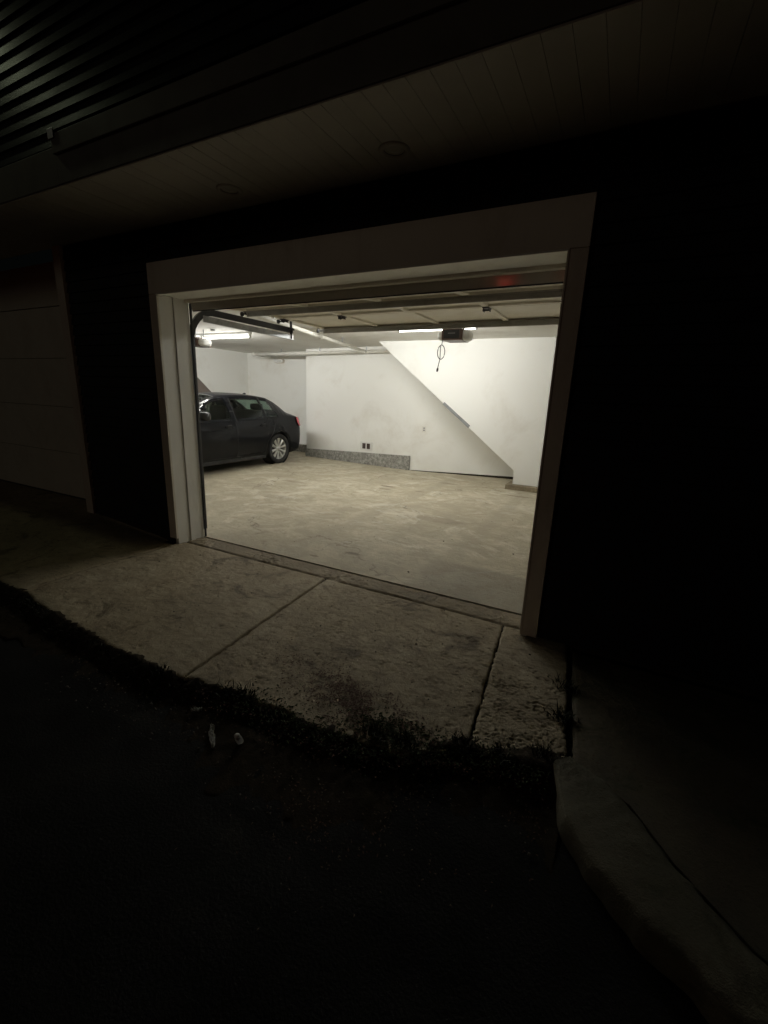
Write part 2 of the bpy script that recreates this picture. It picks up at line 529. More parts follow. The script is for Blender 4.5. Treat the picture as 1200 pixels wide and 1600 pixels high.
def lathe_bm(bm, prof, centre, axis=Vector((0, 0, 1)), seg=24):
    """prof: list of (radius, height along axis)"""
    axis = axis.normalized()
    up = Vector((0, 0, 1)) if abs(axis.z) < .9 else Vector((1, 0, 0))
    s = axis.cross(up).normalized()
    t = s.cross(axis)
    c = Vector(centre)
    rings = [[bm.verts.new(c + axis * h + (s * math.cos(k * 2 * math.pi / seg) + t * math.sin(k * 2 * math.pi / seg)) * max(r, 1e-4)) for k in range(seg)] for r, h in prof]
    for a, b in zip(rings, rings[1:]):
        for k in range(seg):
            bm.faces.new((a[k], a[(k + 1) % seg], b[(k + 1) % seg], b[k]))

def lathe(name, prof, centre, mat, parent=None, axis=Vector((0, 0, 1)), seg=24):
    bm = bmesh.new()
    lathe_bm(bm, prof, centre, axis, seg)
    return from_bm(name, bm, mat, parent, True)

def copy_tree(o, parent=None):
    c = o.copy()
    COL.objects.link(c)
    c.parent = parent
    for ch in list(o.children):
        copy_tree(ch, c)
    return c

# ------------------------------------------------------------------ ground
W, H = 3.36, 2.30          # clear width and height of the open doorway
LANE_Z = -.07

def lane():
    verts, faces = [], []
    xs = np.concatenate([np.linspace(-60, -3, 12), np.arange(-2.9, 7, .05), np.linspace(7.1, 60, 12)])
    ys = np.concatenate([np.linspace(-60, -5, 10), np.arange(-4.9, -.8, .05), np.linspace(-.7, 60, 10)])
    for y in ys:
        for x in xs:
            z = LANE_Z + .022 * noise.noise(Vector((x * 1.7, y * 1.7, 3))) + .010 * noise.noise(Vector((x * 9, y * 9, 7)))
            if y > -.8: z = LANE_Z - .05
            verts.append((x, y, z))
    nx = len(xs)
    for j in range(len(ys) - 1):
        for i in range(nx - 1):
            a = j * nx + i
            faces.append((a, a + 1, a + nx + 1, a + nx))
    o = mesh('lane', verts, faces, 'asphalt', None, True)
    tag(o, 'dark worn asphalt lane in front of the garage', kind='structure')
lane()

FRONT = [(-9, -1.28), (-.8, -1.27), (-.2, -1.34), (.1, -1.34), (1.0, -1.42), (1.82, -1.42), (2.36, -1.35), (2.7, -1.34), (3.02, -1.31), (3.26, -1.14), (3.72, -1.05), (3.76, -1.03), (9, -1.0)]
def front_y(x):
    return float(np.interp(x, [p[0] for p in FRONT], [p[1] for p in FRONT])) + .030 * noise.noise(Vector((x * 4.2, 1.5, 0))) + .012 * noise.noise(Vector((x * 17, 4.5, 0)))

def fbm(x, y, o=4, s=0.):
    v, a, t = 0., 1., 0.
    for k in range(o):
        v += a * noise.noise(Vector((x, y, s)))
        t += a
        a *= .55
        x, y = x * 2.03 + 5.1, y * 2.03 + 1.7
    return v / t

def slab_height(x, y, spall):
    h = .004 * noise.noise(Vector((x * 1.3, y * 1.3, 0))) + .0018 * noise.noise(Vector((x * 15, y * 24, 6))) + .0011 * noise.noise(Vector((x * 41, y * 57, 16)))
    s = spall(x, y)
    if s > 0:
        wx, wyy = x + .008 * noise.noise(Vector((x * 20, y * 20, 5))), y + .008 * noise.noise(Vector((x * 20, y * 20, 15)))
        n1 = noise.noise(Vector((wx * 42, wyy * 50, 2.0)))
        n2 = noise.noise(Vector((wx * 95, wyy * 110, 9.0)))
        n3 = noise.noise(Vector((wx * 9, wyy * 11, 4.0)))
        pit = max(0., .7 * n1 + .6 * n2 + .45 * n3 - (.70 - .52 * s))
        pit = min(1., pit / .28)
        h -= .0075 * pit * pit * (3 - 2 * pit) * (.6 + .4 * n3) + .0010 * s * n2
    return h

def slab(name, xa, xb, y1, mat, spall, step=.012, seed=0, ztop=0., yfront=front_y):
    """one driveway slab: wandering edges, pitted top, dropped rim"""
    xm0, xm1 = xa(-.7), xb(-.7)
    nu = max(8, int((xm1 - xm0) / step))
    nv = max(8, int(1.35 / step))
    verts, faces = [], []
    for j in range(nv + 1):
        for i in range(nu + 1):
            u, v = i / nu, j / nv
            x = xm0 + (xm1 - xm0) * u
            y0 = yfront(x)
            y = y0 + (y1 - y0) * v
            xl = xa(y) + .009 * noise.noise(Vector((seed, y * 7, 1))) + .007 * noise.noise(Vector((seed, y * 29, 2))) - .006 * min(1, max(0, -y))
            xr = xb(y) + .009 * noise.noise(Vector((seed + 3, y * 7, 1))) + .007 * noise.noise(Vector((seed + 3, y * 29, 2))) - .004 * min(1, max(0, -y))
            x = xl + (xr - xl) * u
            z = ztop + slab_height(x, y, spall)
            de = min((x - xl), (xr - x), (y1 - y), (y - y0))
            if de < .02: z -= .006 * (1 - de / .02) ** 2
            verts.append((x, y, z))
    n = nu + 1
    for j in range(nv):
        for i in range(nu):
            a = j * n + i
            faces.append((a, a + 1, a + n + 1, a + n))
    rim = [i for i in range(n)] + [j * n + nu for j in range(1, nv + 1)] + [nv * n + i for i in range(nu - 1, -1, -1)] + [j * n for j in range(nv - 1, 0, -1)]
    base = len(verts)
    for r in rim:
        x, y, z = verts[r]
        verts.append((x, y, ztop - .11))
    for k in range(len(rim)):
        k2 = (k + 1) % len(rim)
        faces.append((rim[k2], rim[k], base + k, base + k2))
    return mesh(name, verts, faces, mat, driveway, True)

driveway = thing('driveway', (0, 0, 0), 'cracked concrete driveway apron in front of the open garage', kind='structure')
box('joint_bed', -8.9, 8.9, -.98, .02, -.14, -.028, 'joint_dirt_gap_shade', driveway, 0)
def sp_none(x, y): return .0
def sp_b(x, y): return max(0., .85 * (fbm(x * 1.7, y * 1.7, 3, 4.) + .52))
def sp_c(x, y):
    s = 1.05 * (fbm(x * 1.6, y * 1.6, 3, 8.) + .66)
    s += .5 * max(0, 1 - math.hypot((x - 3.25) / .5, (y + .75) / .5))
    return max(0., min(.95, s))
def sp_d(x, y): return max(0., min(1., (-y - .22) * 3.2)) * (1.22 + .3 * fbm(x * 5, y * 5, 2, 3.))
slab('concrete_slab', lambda y: -8.9, lambda y: -.058 - .03 * (y + .0) * 0 - .015 * math.sin(y * 6), -.016, 'driveway_concrete', sp_none, .03, 1)
slab('concrete_slab', lambda y: -.045 - .015 * math.sin(y * 6), lambda y: 1.735 - .085 * y, .085, 'driveway_concrete', sp_b, .0095, 2)
slab('concrete_slab', lambda y: 1.752 - .085 * y, lambda y: 3.232 - .105 * y, .085, 'driveway_concrete', sp_c, .0085, 3)
slab('concrete_slab', lambda y: 3.244 - .105 * y, lambda y: 3.655 - .10 * y, .085, 'driveway_concrete', sp_d, .0055, 4)
slab('concrete_slab', lambda y: 3.685 - .10 * y, lambda y: 8.9, -.016, 'mossy_concrete', lambda x, y: .42, .02, 5, -.004, lambda x: -1.03)

# rough strip under the door line
verts, faces = [], []
nx, ny = 336, 20
for j in range(ny + 1):
    for i in range(nx + 1):
        x = .004 + (W - .008) * i / nx
        yl = .094 + .004 * noise.noise(Vector((x * 5, 0, 0))) + .005 * noise.noise(Vector((x * 24, 3, 0)))
        yh = .308 + .004 * noise.noise(Vector((x * 5, 9, 0))) + .006 * noise.noise(Vector((x * 22, 6, 0)))
        y = yl + (yh - yl) * j / ny
        e = min(j, ny - j) / ny
        z = .000 + .011 * noise.noise(Vector((x * 30, y * 30, 1))) * (noise.noise(Vector((x * 2.5, 2, 5))) + .6) + .004 * noise.noise(Vector((x * 70, y * 70, 4)))
        if e < .1: z -= .014 * (1 - e / .1)
        verts.append((x, y, z))
for j in range(ny):
    for i in range(nx):
        a = j * (nx + 1) + i
        faces.append((a, a + 1, a + nx + 2, a + nx + 1))
mesh('threshold_strip', verts, faces, 'strip_concrete', driveway, True)
box('joint_bed', .0, W, .02, .33, -.14, -.012, 'joint_dirt_gap_shade', driveway, 0)

floor = box('floor', -5.6, 4.6, .315, 7.2, -.10, .002, 'floor_concrete', None, 0)
tag(floor, 'stained tan concrete garage floor', kind='structure')

# kerb at the right, curving away from the driveway
def kerb():
    L = [(3.70, -1.045), (3.735, -1.18), (3.77, -1.30), (3.88, -1.43), (4.01, -1.545), (4.14, -1.61), (4.24, -1.69), (4.6, -1.88), (5.4, -2.1), (7.5, -2.35), (12, -2.5)]
    Rr = [(3.765, -.985), (3.88, -1.035), (3.98, -1.11), (4.05, -1.20), (4.11, -1.29), (4.20, -1.39), (4.29, -1.475), (4.66, -1.68), (5.44, -1.90), (7.52, -2.15), (12, -2.3)]
    def res(P, n):
        P = np.array(P); d = np.r_[0, np.cumsum(np.linalg.norm(np.diff(P, axis=0), axis=1))]
        s = np.linspace(0, 1, n) ** 1.6 * d[-1]
        return np.c_[np.interp(s, d, P[:, 0]), np.interp(s, d, P[:, 1])]
    n = 260
    A, B = res(L, n), res(Rr, n)
    prof = [(0., -.14), (0.0, -.05), (.012, .012), (.07, .030), (.30, .036), (.55, .034), (.8, .036), (.94, .030), (1., .012), (1.0, -.14)]
    verts, faces = [], []
    for k in range(n):
        for t, z in prof:
            p = A[k] * (1 - t) + B[k] * t
            w = (.004 * noise.noise(Vector((p[0] * 9, p[1] * 9, t))) + .005 * noise.noise(Vector((p[0] * 41, p[1] * 41, t * 9)))) if 0 < t < 1 else .016 * noise.noise(Vector((p[0] * 13, p[1] * 13, t * 5)))
            verts.append((p[0] + (w if t in (0., 1.) else 0), p[1], z + (w if z > 0 else 0)))
    q = len(prof)
    for k in range(n - 1):
        for i in range(q - 1):
            a = k * q + i
            faces.append((a, a + q, a + q + 1, a + 1))
    o = mesh('kerb', verts, faces, 'kerb_concrete', None, True)
    tag(o, 'curved concrete kerb beside the driveway', kind='structure')
kerb()
# pavement behind the kerb
pv = []
pts = [(3.70, -1.02), (3.80, -1.0), (3.99, -1.10), (4.12, -1.28), (4.30, -1.46), (4.67, -1.67), (5.45, -1.89), (7.5, -2.14), (9, -2.2), (9, -.99)]
o = prism('pavement', pts, 'z', -.12, .008, 'mossy_concrete')
tag(o, 'mossy pavement behind the curved kerb', kind='structure')

# ------------------------------------------------------------------ house shell (outside)
house = thing('house', (0, 0, 0), 'dark sided house overhanging an open lit garage', 'house')
SOF = 2.83

def siding(part, x0, x1, z0, z1, y, expo=.10):
    """lap boards: each board a wedge, thick butt edge at the bottom"""
    base = mesh(part, [(x0, y + .014, z0), (x1, y + .014, z0), (x1, y + .014, z1), (x0, y + .014, z1), (x0, y + .12, z0), (x1, y + .12, z0), (x1, y + .12, z1), (x0, y + .12, z1)],
                [(0, 1, 2, 3), (5, 4, 7, 6), (4, 0, 3, 7), (1, 5, 6, 2), (3, 2, 6, 7), (4, 5, 1, 0)], 'siding_paint', house)
    n = int(math.ceil((z1 - z0) / expo))
    for k in range(n):
        za = z0 + k * expo
        zb = min(za + expo + .012, z1)
        t = .016
        sag = random.uniform(-.0015, .0015)
        V = [(x0 + .001, y - t + sag, za), (x1 - .001, y - t - sag, za), (x1 - .001, y + .004, zb), (x0 + .001, y + .004, zb),
             (x0 + .001, y + .013, za), (x1 - .001, y + .013, za), (x1 - .001, y + .013, zb), (x0 + .001, y + .013, zb)]
        F = [(0, 1, 2, 3), (5, 4, 7, 6), (4, 0, 3, 7), (1, 5, 6, 2), (3, 2, 6, 7), (4, 5, 1, 0)]
        mesh('siding_board', V, F, 'siding_paint', base)
    return base

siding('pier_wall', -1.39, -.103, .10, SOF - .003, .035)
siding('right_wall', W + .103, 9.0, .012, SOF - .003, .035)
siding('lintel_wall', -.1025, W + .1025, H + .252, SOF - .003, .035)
siding('upper_wall', -7.0, 9.0, 3.08, 6.0, -.70, .0895)
box('foundation', -1.39, -.103, .05, .15, -.10, .098, 'joint_dirt_gap_shade', house, .004)
box('foundation', W + .103, 9.0, .06, .15, -.10, .010, 'joint_dirt_gap_shade', house, .004)
# wall cores (close the garage front so that light only leaves by the doorway)
box('wall_core', -1.50, -.04, .156, .305, -.08, 2.8, 'drywall', house, 0)
box('wall_core', W + .04, 9.0, .156, .305, -.08, 2.8, 'drywall', house, 0)
box('wall_core', -1.39, W + .3, .16, .30, H + .04, 2.8, 'drywall', house, 0)
box('wall_core', -5.7, -5.0, .156, .305, -.08, 2.8, 'drywall', house, 0)
box('wall_core', -5.7, -1.5, .330, .352, 2.42, 2.542, 'drywall', house, 0)

# door surround
cas = box('door_casing', -.1015, W + .1015, -.004, .034, H, H + .25, 'trim_paint', house, .004)
box('side_trim', -.1015, -.0005, -.004, .034, .055, H - .002, 'old_trim', cas, .004)
box('side_trim', W + .0005, W + .1015, -.004, .034, .012, H - .002, 'old_trim', cas, .004)
box('drip_strip', -.002, W + .002, -.012, .030, H - .012, H - .001, 'jamb_paint', cas, .002)
jam = box('door_jamb', -.036, .003, .012, .150, -.04, H + .036, 'jamb_paint', house, .003)
box('jamb_stop', -.038, .014, .152, .312, -.04, H + .02, 'jamb_paint', jam, .003)
box('casing_edge', -.006, .006, -.010, .012, .06, H, 'trim_paint', jam, .002)
jr = box('door_jamb', W - .003, W + .036, .012, .150, -.04, H + .036, 'jamb_paint', house, .003)
box('jamb_stop', W - .014, W + .038, .152, .312, -.04, H + .02, 'jamb_paint', jr, .003)
box('casing_edge', W - .006, W + .006, -.010, .012, .02, H, 'trim_paint', jr, .002)
jh = box('head_jamb', .004, W - .004, .036, .262, H + .0, H + .034, 'jamb_paint', house, .003)
box('head_stop', .016, W - .016, .264, .312, H - .022, H + .034, 'trim_paint', jh, .003)
box('weather_seal', .016, .030, .315, .335, .0, H - .01, 'black_rubber', jam, .002)
box('weather_seal', W - .030, W - .016, .315, .335, .0, H - .01, 'black_rubber', jr, .002)

# soffit boards and recessed lamps
sof = box('soffit', -7.0, 9.0, -.655, .03, SOF + .010, SOF + .05, 'soffit_paint', house, 0)
k = 0
x = -6.99
while x < 8.9:
    wd = .111
    mesh('soffit_board', [(x + .0008, -.720, SOF + random.uniform(0, .002)), (x + wd - .0008, -.720, SOF + random.uniform(0, .002)), (x + wd - .0008, .047, SOF), (x + .0008, .047, SOF),
                          (x, -.720, SOF + .0095), (x + wd, -.720, SOF + .0095), (x + wd, .047, SOF + .0095), (x, .047, SOF + .0095)],
         [(3, 2, 1, 0), (4, 5, 6, 7), (0, 1, 5, 4), (1, 2, 6, 5), (2, 3, 7, 6), (3, 0, 4, 7)], 'soffit_paint', sof)
    x += wd + .0004
fas = box('fascia', .055, 9.0, -.724, -.657, SOF + .013, 3.125, 'fascia_paint', house, .004)
box('fascia', -7.0, .053, -.722, -.657, SOF + .013, 3.07, 'fascia_paint', house, .004)
box('fascia_lip', .055, 9.0, -.744, -.7255, 3.015, 3.13, 'fascia_paint', fas, .004)
box('gutter_cap', .035, .10, -.752, -.7455, 3.10, 3.16, 'galvanised', fas, .003)
box('overhang_floor', -7.0, 9.0, -.60, .14, 2.90, 3.05, 'fascia_paint', house, 0)

for (x, y, lab) in ((2.404, -.225, 'unlit round recessed lamp in the soffit above the right half of the doorway'),
                    (1.146, -.225, 'unlit round recessed lamp in the soffit nearer the closed white door')):
    t = thing('soffit_lamp', (x, y, SOF), lab, 'ceiling lamp', 'recessed soffit lamps')
    lathe('trim_ring', [(.058, -.002), (.062, -.010), (.072, -.012), (.084, -.008), (.088, .000), (.088, .004)], (x, y, SOF), 'soffit_paint', t, seg=40)
    lathe('baffle', [(.058, -.002), (.055, .004), (.048, .006)], (x, y, SOF), 'car_plastic', t, seg=40)
    lathe('lens', [(.048, .0055), (.030, -.004), (.001, -.008)], (x, y, SOF), 'lens_frost', t, seg=32)

CEIL0 = 2.543
# left bay: casing, header panel and closed sectional door
lc = box('neighbour_casing', -1.52, -1.392, -.004, .034, .10, SOF - .002, 'old_trim', house, .004)
box('side_trim', -5.05, -4.93, -.004, .034, .10, SOF - .002, 'old_trim', lc, .004)
box('header_panel', -5.0, -1.502, .306, .328, 2.378, SOF - .002, 'closed_door_paint', house, .003)
V, F = [], []
rx = [(-4.93, 1.), (-3., 1.), (-1.5, 1.), (-1.2, .8), (-.9, .5), (-.6, .22), (-.35, .05), (-.2, 0.)]
ry = [(-.95, .0), (-.75, .05), (-.4, .40), (.0, .80), (.25, 1.), (.36, 1.03)]
for x, fx in rx:
    for y, fy in ry: V.append((x, min(y, .048) if x > -1.45 else y, .006 * (fx > 0) * (fy > 0) - .012 * (fx == 0 or fy == 0) + .088 * fx * fy))
for i in range(len(rx) - 1):
    for j in range(len(ry) - 1):
        k = i * len(ry) + j
        F.append((k, k + len(ry), k + len(ry) + 1, k + 1))
mesh('ramp', V, F, 'driveway_concrete', driveway, True)
box('foundation', -9, -5.05, .05, .30, -.10, .10, 'footing_concrete', house, .004)
siding('end_wall', -7.0, -5.052, .10, SOF - .003, .035)
cd = thing('garage_door', (-3.22, .33, .09), 'closed white sectional garage door beside the dark siding pier', 'garage door')
for i in range(4):
    z0 = .115 + i * .565
    sct = box('door_section', -4.94, -1.51, .312, .352, z0, z0 + .561, 'closed_door_paint', cd, .004)
    box('section_joint', -4.94, -1.51, .318, .350, z0 + .5612, z0 + .5648, 'black_rubber', sct, 0)
box('light_stop_panel', -5.55, -1.45, .356, .372, -.02, CEIL0, 'closed_door_paint', cd, .002)  # unseen panel added behind the closed door to stop lamp light leaking out
box('bottom_seal', -4.94, -1.51, .318, .346, .086, .114, 'black_rubber', cd, .004)

# ------------------------------------------------------------------ garage interior
CEIL = 2.545
o = box('ceiling', -5.7, 4.7, .305, 7.3, CEIL, CEIL + .1, 'ceiling_paint', None, 0); tag(o, 'low white garage ceiling', kind='structure')
o = box('wall_left', -5.75, -5.6, .305, 7.3, -.1, CEIL, 'drywall', None, 0); tag(o, 'white left garage wall beyond the car', kind='structure')
o = box('wall_right', 4.5, 4.65, .305, 5.4, -.1, CEIL, 'drywall', None, 0); tag(o, 'white right garage wall', kind='structure')
o = box('wall_recess', -5.6, -3.142, 6.80, 7.1, -.1, CEIL, 'drywall', None, 0); tag(o, 'recessed white back wall behind the car', kind='structure')
o = box('recess_footing', -5.6, -3.2, 6.75, 6.798, -.05, .20, 'footing_concrete', None, .004); tag(o, 'low concrete footing behind the car', kind='structure')

def wy(x): return 5.84 - .115 * x
# back wall: left half over a footing, right half running back under the stair
def wy2(x): return 5.855 + .16 * (x + .12)
V = []
xw = [-3.14, -1.2, -.8, -.5, -.3, -.12, .1, .3, .6, 1.0, 2.9]
def wsm(x):
    t = min(1, max(0, (x + .9) / 1.6)); t = t * t * (3 - 2 * t)
    return wy(x) * (1 - t) + wy2(x) * t
for x in xw: V += [(x, wsm(x), -.05), (x, wsm(x), CEIL)]
V += [(2.9, 7.0, -.05), (2.9, 7.0, CEIL), (-3.14, 7.0, -.05), (-3.14, 7.0, CEIL)]
nw = len(xw) + 2
F = [(2 * i, 2 * ((i + 1) % nw), 2 * ((i + 1) % nw) + 1, 2 * i + 1) for i in range(nw)]
o = mesh('wall_back', V, F, 'drywall', None, True); o.data.polygons.foreach_set('use_smooth', [i < len(xw) - 1 for i in range(nw)]); o.data.set_sharp_from_angle(angle=R(35)); tag(o, 'white back wall running under the stair', kind='structure')
V, F = [], []
for x in np.linspace(-.10, 2.3, 13):
    yy = wsm(x) - .004; hz = .012 + .045 * (x + .1) / 2.4 + .004 * noise.noise(Vector((x * 6, 0, 0)))
    V += [(x, yy, -.01), (x, yy, hz), (x, yy + .03, hz)]
for i in range(12):
    k = i * 3; F += [(k, k + 3, k + 4, k + 1), (k + 1, k + 4, k + 5, k + 2)]
o = mesh('gap_shade_strip', V, F, 'joint_dirt_gap_shade'); tag(o, 'dark strip painted as the shade along the foot of the wall under the stair', kind='structure')  # dark strip on the wall stands in for a shaded gap
x0, x1 = -3.16, -.12
V = [(x0, wy(x0) - .035, -.02), (x1, wy(x1) - .035, -.02), (x1, wy(x1) - .035, .312), (x0, wy(x0) - .035, .19),
     (x0, wy(x0) + .02, -.02), (x1, wy(x1) + .02, -.02), (x1, wy(x1) + .02, .312), (x0, wy(x0) + .02, .19)]
bm = bmesh.new()
vs = [bm.verts.new(v) for v in V]
for f in [(0, 1, 2, 3), (5, 4, 7, 6), (4, 0, 3, 7), (1, 5, 6, 2), (3, 2, 6, 7), (4, 5, 1, 0)]:
    bm.faces.new([vs[i] for i in f])
bmesh.ops.bevel(bm, geom=list(bm.edges), offset=.006, segments=2, affect='EDGES')
o = from_bm('wall_footing', bm, 'footing_concrete'); tag(o, 'rough grey concrete footing along the back wall', kind='structure')
# boxed-in stair: its sloped underside drops from the ceiling to the floor at the right
SY = 5.20
stair_pts = [(-.625, CEIL - .002), (2.196, .325), (2.196, .085), (4.5, .085), (4.5, CEIL - .002)]
o = prism('stair_enclosure', stair_pts, 'y', SY, 6.6, 'drywall')
tag(o, 'white boxed-in stair with a sloping underside', 'stair', None, None)
o = box('stair_plinth', 2.10, 4.5, SY - .14, SY + .3, -.02, .083, 'strip_concrete', None, .006)
tag(o, 'low concrete plinth under the boxed stair', kind='structure')
# guard strip on the sloped edge
d = Vector((1.313 - .788, 0, 1.036 - 1.436)); L_ = d.length
ang = math.atan2(-d.z, d.x)
gp = Vector((.788, SY, 1.436))
g = thing('edge_guard', gp, 'grey metal guard strip on the sloped stair edge', 'guard strip')
rot = Matrix.Rotation(ang, 3, 'Y')
bm = bmesh.new(); bm_box(bm, gp.x, gp.x + L_, SY - .011, SY - .002, gp.z - .012, gp.z + .030, .002, rot, gp)
from_bm('face_flange', bm, 'grey_guard', g)
bm = bmesh.new(); bm_box(bm, gp.x, gp.x + L_, SY - .011, SY + .045, gp.z - .024, gp.z - .0125, .002, rot, gp)
from_bm('under_flange', bm, 'grey_guard', g)
# sloped panel on the left wall, coloured as the shade under a stair
o = prism('stair_shade_panel', [(3.0, .02), (3.0, CEIL - .003), (4.16, CEIL - .003), (6.35, .69), (6.35, .02)], 'x', -5.598, -5.52, 'stair_shade_brown')
tag(o, 'brown sloping panel painted as the shade under the left stair beyond the car', 'stair')

# vent, outlet, oval fixture
def on_back(x): return wy(x)
vx, vz = -1.285, .415
vent = thing('wall_vent', (vx, wy(vx), vz), 'small white wall register with two dark grilles above the footing', 'vent')
rotv = Matrix.Rotation(-math.atan(.115), 3, 'Z')
pv_ = Vector((vx, wy(vx), vz))
bm = bmesh.new(); bm_box(bm, vx - .17, vx + .17, wy(vx) - .014, wy(vx) + .004, vz - .095, vz + .095, .004, rotv, pv_); from_bm('frame', bm, 'white_plastic', vent)
for s in (-1, 1):
    bm = bmesh.new(); bm_box(bm, vx + s * .062 - .045, vx + s * .062 + .045, wy(vx) - .017, wy(vx) - .0145, vz - .062, vz + .062, 0, rotv, pv_)
    gr = from_bm('grille', bm, 'vent_dark', vent)
    for k in range(5):
        zz = vz - .048 + k * .024
        bm = bmesh.new(); bm_box(bm, vx + s * .062 - .044, vx + s * .062 + .044, wy(vx) - .0205, wy(vx) - .0175, zz - .003, zz + .003, 0, rotv, pv_)
        from_bm('louver', bm, 'opener_brown', gr)
ox, oz = .150, .89
out = thing('wall_outlet', (ox, (wsm(ox)), oz), 'pale cover plate on the back wall under the stair slope', 'outlet')
roto = Matrix.Rotation(math.atan(.16), 3, 'Z')
po = Vector((ox, (wsm(ox)), oz))
bm = bmesh.new(); bm_box(bm, ox - .042, ox + .042, (wsm(ox)) - .008, (wsm(ox)) + .003, oz - .062, oz + .062, .003, roto, po); from_bm('cover_plate', bm, 'pvc', out)
for dz in (-.022, .022):
    bm = bmesh.new(); bm_box(bm, ox - .016, ox + .016, (wsm(ox)) - .0105, (wsm(ox)) - .0085, oz + dz - .013, oz + dz + .013, .001, roto, po); from_bm('socket', bm, 'grey_guard', out)
bx, bz = -4.47, 2.33
bh = thing('wall_light', (bx, 6.80, bz), 'small oval bulkhead fixture high on the recessed back wall', 'wall light')
def oval(name, rx, rz, y0, y1, mat):
    bm = bmesh.new()
    n = 32
    A = [bm.verts.new((bx + rx * math.copysign(abs(math.cos(t)) ** .6, math.cos(t)), y1, bz + rz * math.copysign(abs(math.sin(t)) ** .6, math.sin(t)))) for t in [k * 2 * math.pi / n for k in range(n)]]
    B = [bm.verts.new((bx + .92 * (v.co.x - bx), y0, bz + .86 * (v.co.z - bz))) for v in A]
    for k in range(n): bm.faces.new((A[k], A[(k + 1) % n], B[(k + 1) % n], B[k]))
    bm.faces.new(B)
    return from_bm(name, bm, mat, bh)
oval('rim', .175, .062, 6.765, 6.798, 'old_trim')
oval('lens', .150, .047, 6.735, 6.764, 'white_plastic')

# pipes
pp = thing('ceiling_pipe', (-.85, 3.6, 2.43), 'white pipe running from the doorway to the back wall under the ceiling', 'pipe')
p0, p1 = Vector((-.28, .60, 2.452)), Vector((-1.285, 5.86, 2.425))
tube('pipe', [p0, p0.lerp(p1, .5), p1], .030, 'pvc', pp, 16)
for t in (.12, .575, .97):
    c = p0.lerp(p1, t); dd = (p1 - p0).normalized()
    tube('coupling', [c - dd * .05, c + dd * .05], .037, 'pvc', pp, 16)
for t in (.3, .75):
    c = p0.lerp(p1, t)
    box('hanger', c.x - .008, c.x + .008, c.y - .010, c.y + .010, c.z + .025, CEIL, 'galvanised', pp, .001)
bp_ = thing('wall_pipe', (-3, 6.0, 2.43), 'white horizontal pipe along the top of the back wall', 'pipe')
q0, q1 = Vector((-4.66, 6.06, 2.432)), Vector((-.42, 5.80, 2.432))
tube('pipe', [q0, q0.lerp(q1, .5), q1], .036, 'pvc', bp_, 16)
tube('elbow', [q0 + Vector((.05, 0, 0)), q0 + Vector((-.04, .01, 0)), q0 + Vector((-.085, .06, .01)), q0 + Vector((-.09, .16, .02)), q0 + Vector((-.09, .70, .02))], .044, 'pvc', bp_, 16)
for t in (.22, .5, .8):
    c = q0.lerp(q1, t)
    box('hanger', c.x - .010, c.x + .010, c.y - .008, c.y + .008, c.z + .03, CEIL, 'galvanised', bp_, .001)
o = lathe('junction_box', [(.001, -.030), (.045, -.030), (.050, -.024), (.050, 0)], (-2.81, 3.14, CEIL), 'galvanised', None, seg=8)
tag(o, 'small grey junction box on the ceiling above the car', 'junction box')

# fluorescent lamps
def lamp(x0, x1, y, z, label):
    t = thing('fluorescent_lamp', ((x0 + x1) / 2, y, CEIL), label, 'lamp', 'fluorescent ceiling lamps')
    bm = bmesh.new()
    xa, xb = x0 - .02, x1 + .02
    prof = [(y - .028, CEIL - .001), (y - .028, CEIL - .030), (y - .014, CEIL - .042), (y + .014, CEIL - .042), (y + .028, CEIL - .030), (y + .028, CEIL - .001)]
    A = [bm.verts.new((xa, p[0], p[1])) for p in prof]; B = [bm.verts.new((xb, p[0], p[1])) for p in prof]
    bm.faces.new(A); bm.faces.new(B[::-1])
    for i in range(6): bm.faces.new((A[i], A[(i + 1) % 6], B[(i + 1) % 6], B[i]))
    from_bm('housing', bm, 'white_plastic', t)
    for x in (x0, x1):
        box('socket', x - .014, x + .014, y - .017, y + .017, z - .022, CEIL - .041, 'white_plastic', t, .003)
    tube('tube', [(x0 + .014, y, z), (x1 - .014, y, z)], .015, 'tube_glow', t, 14)
LZ = 2.462
lamp(.635, 1.815, 3.52, LZ, 'lit fluorescent tube lamp behind the opener above the open door bay')
lamp(-.575, .605, 3.52, LZ + .024, 'lit fluorescent tube lamp mostly hidden by the raised door and white pipe')
lamp(-4.76, -3.56, 3.53, LZ, 'lit fluorescent tube lamp added unseen behind the opener to brighten the recess')  # extra lamp out of view, added to light the left recess
lamp(-3.53, -2.33, 3.53, LZ, 'lit fluorescent tube lamp above the parked car with a free end beside the pipe')

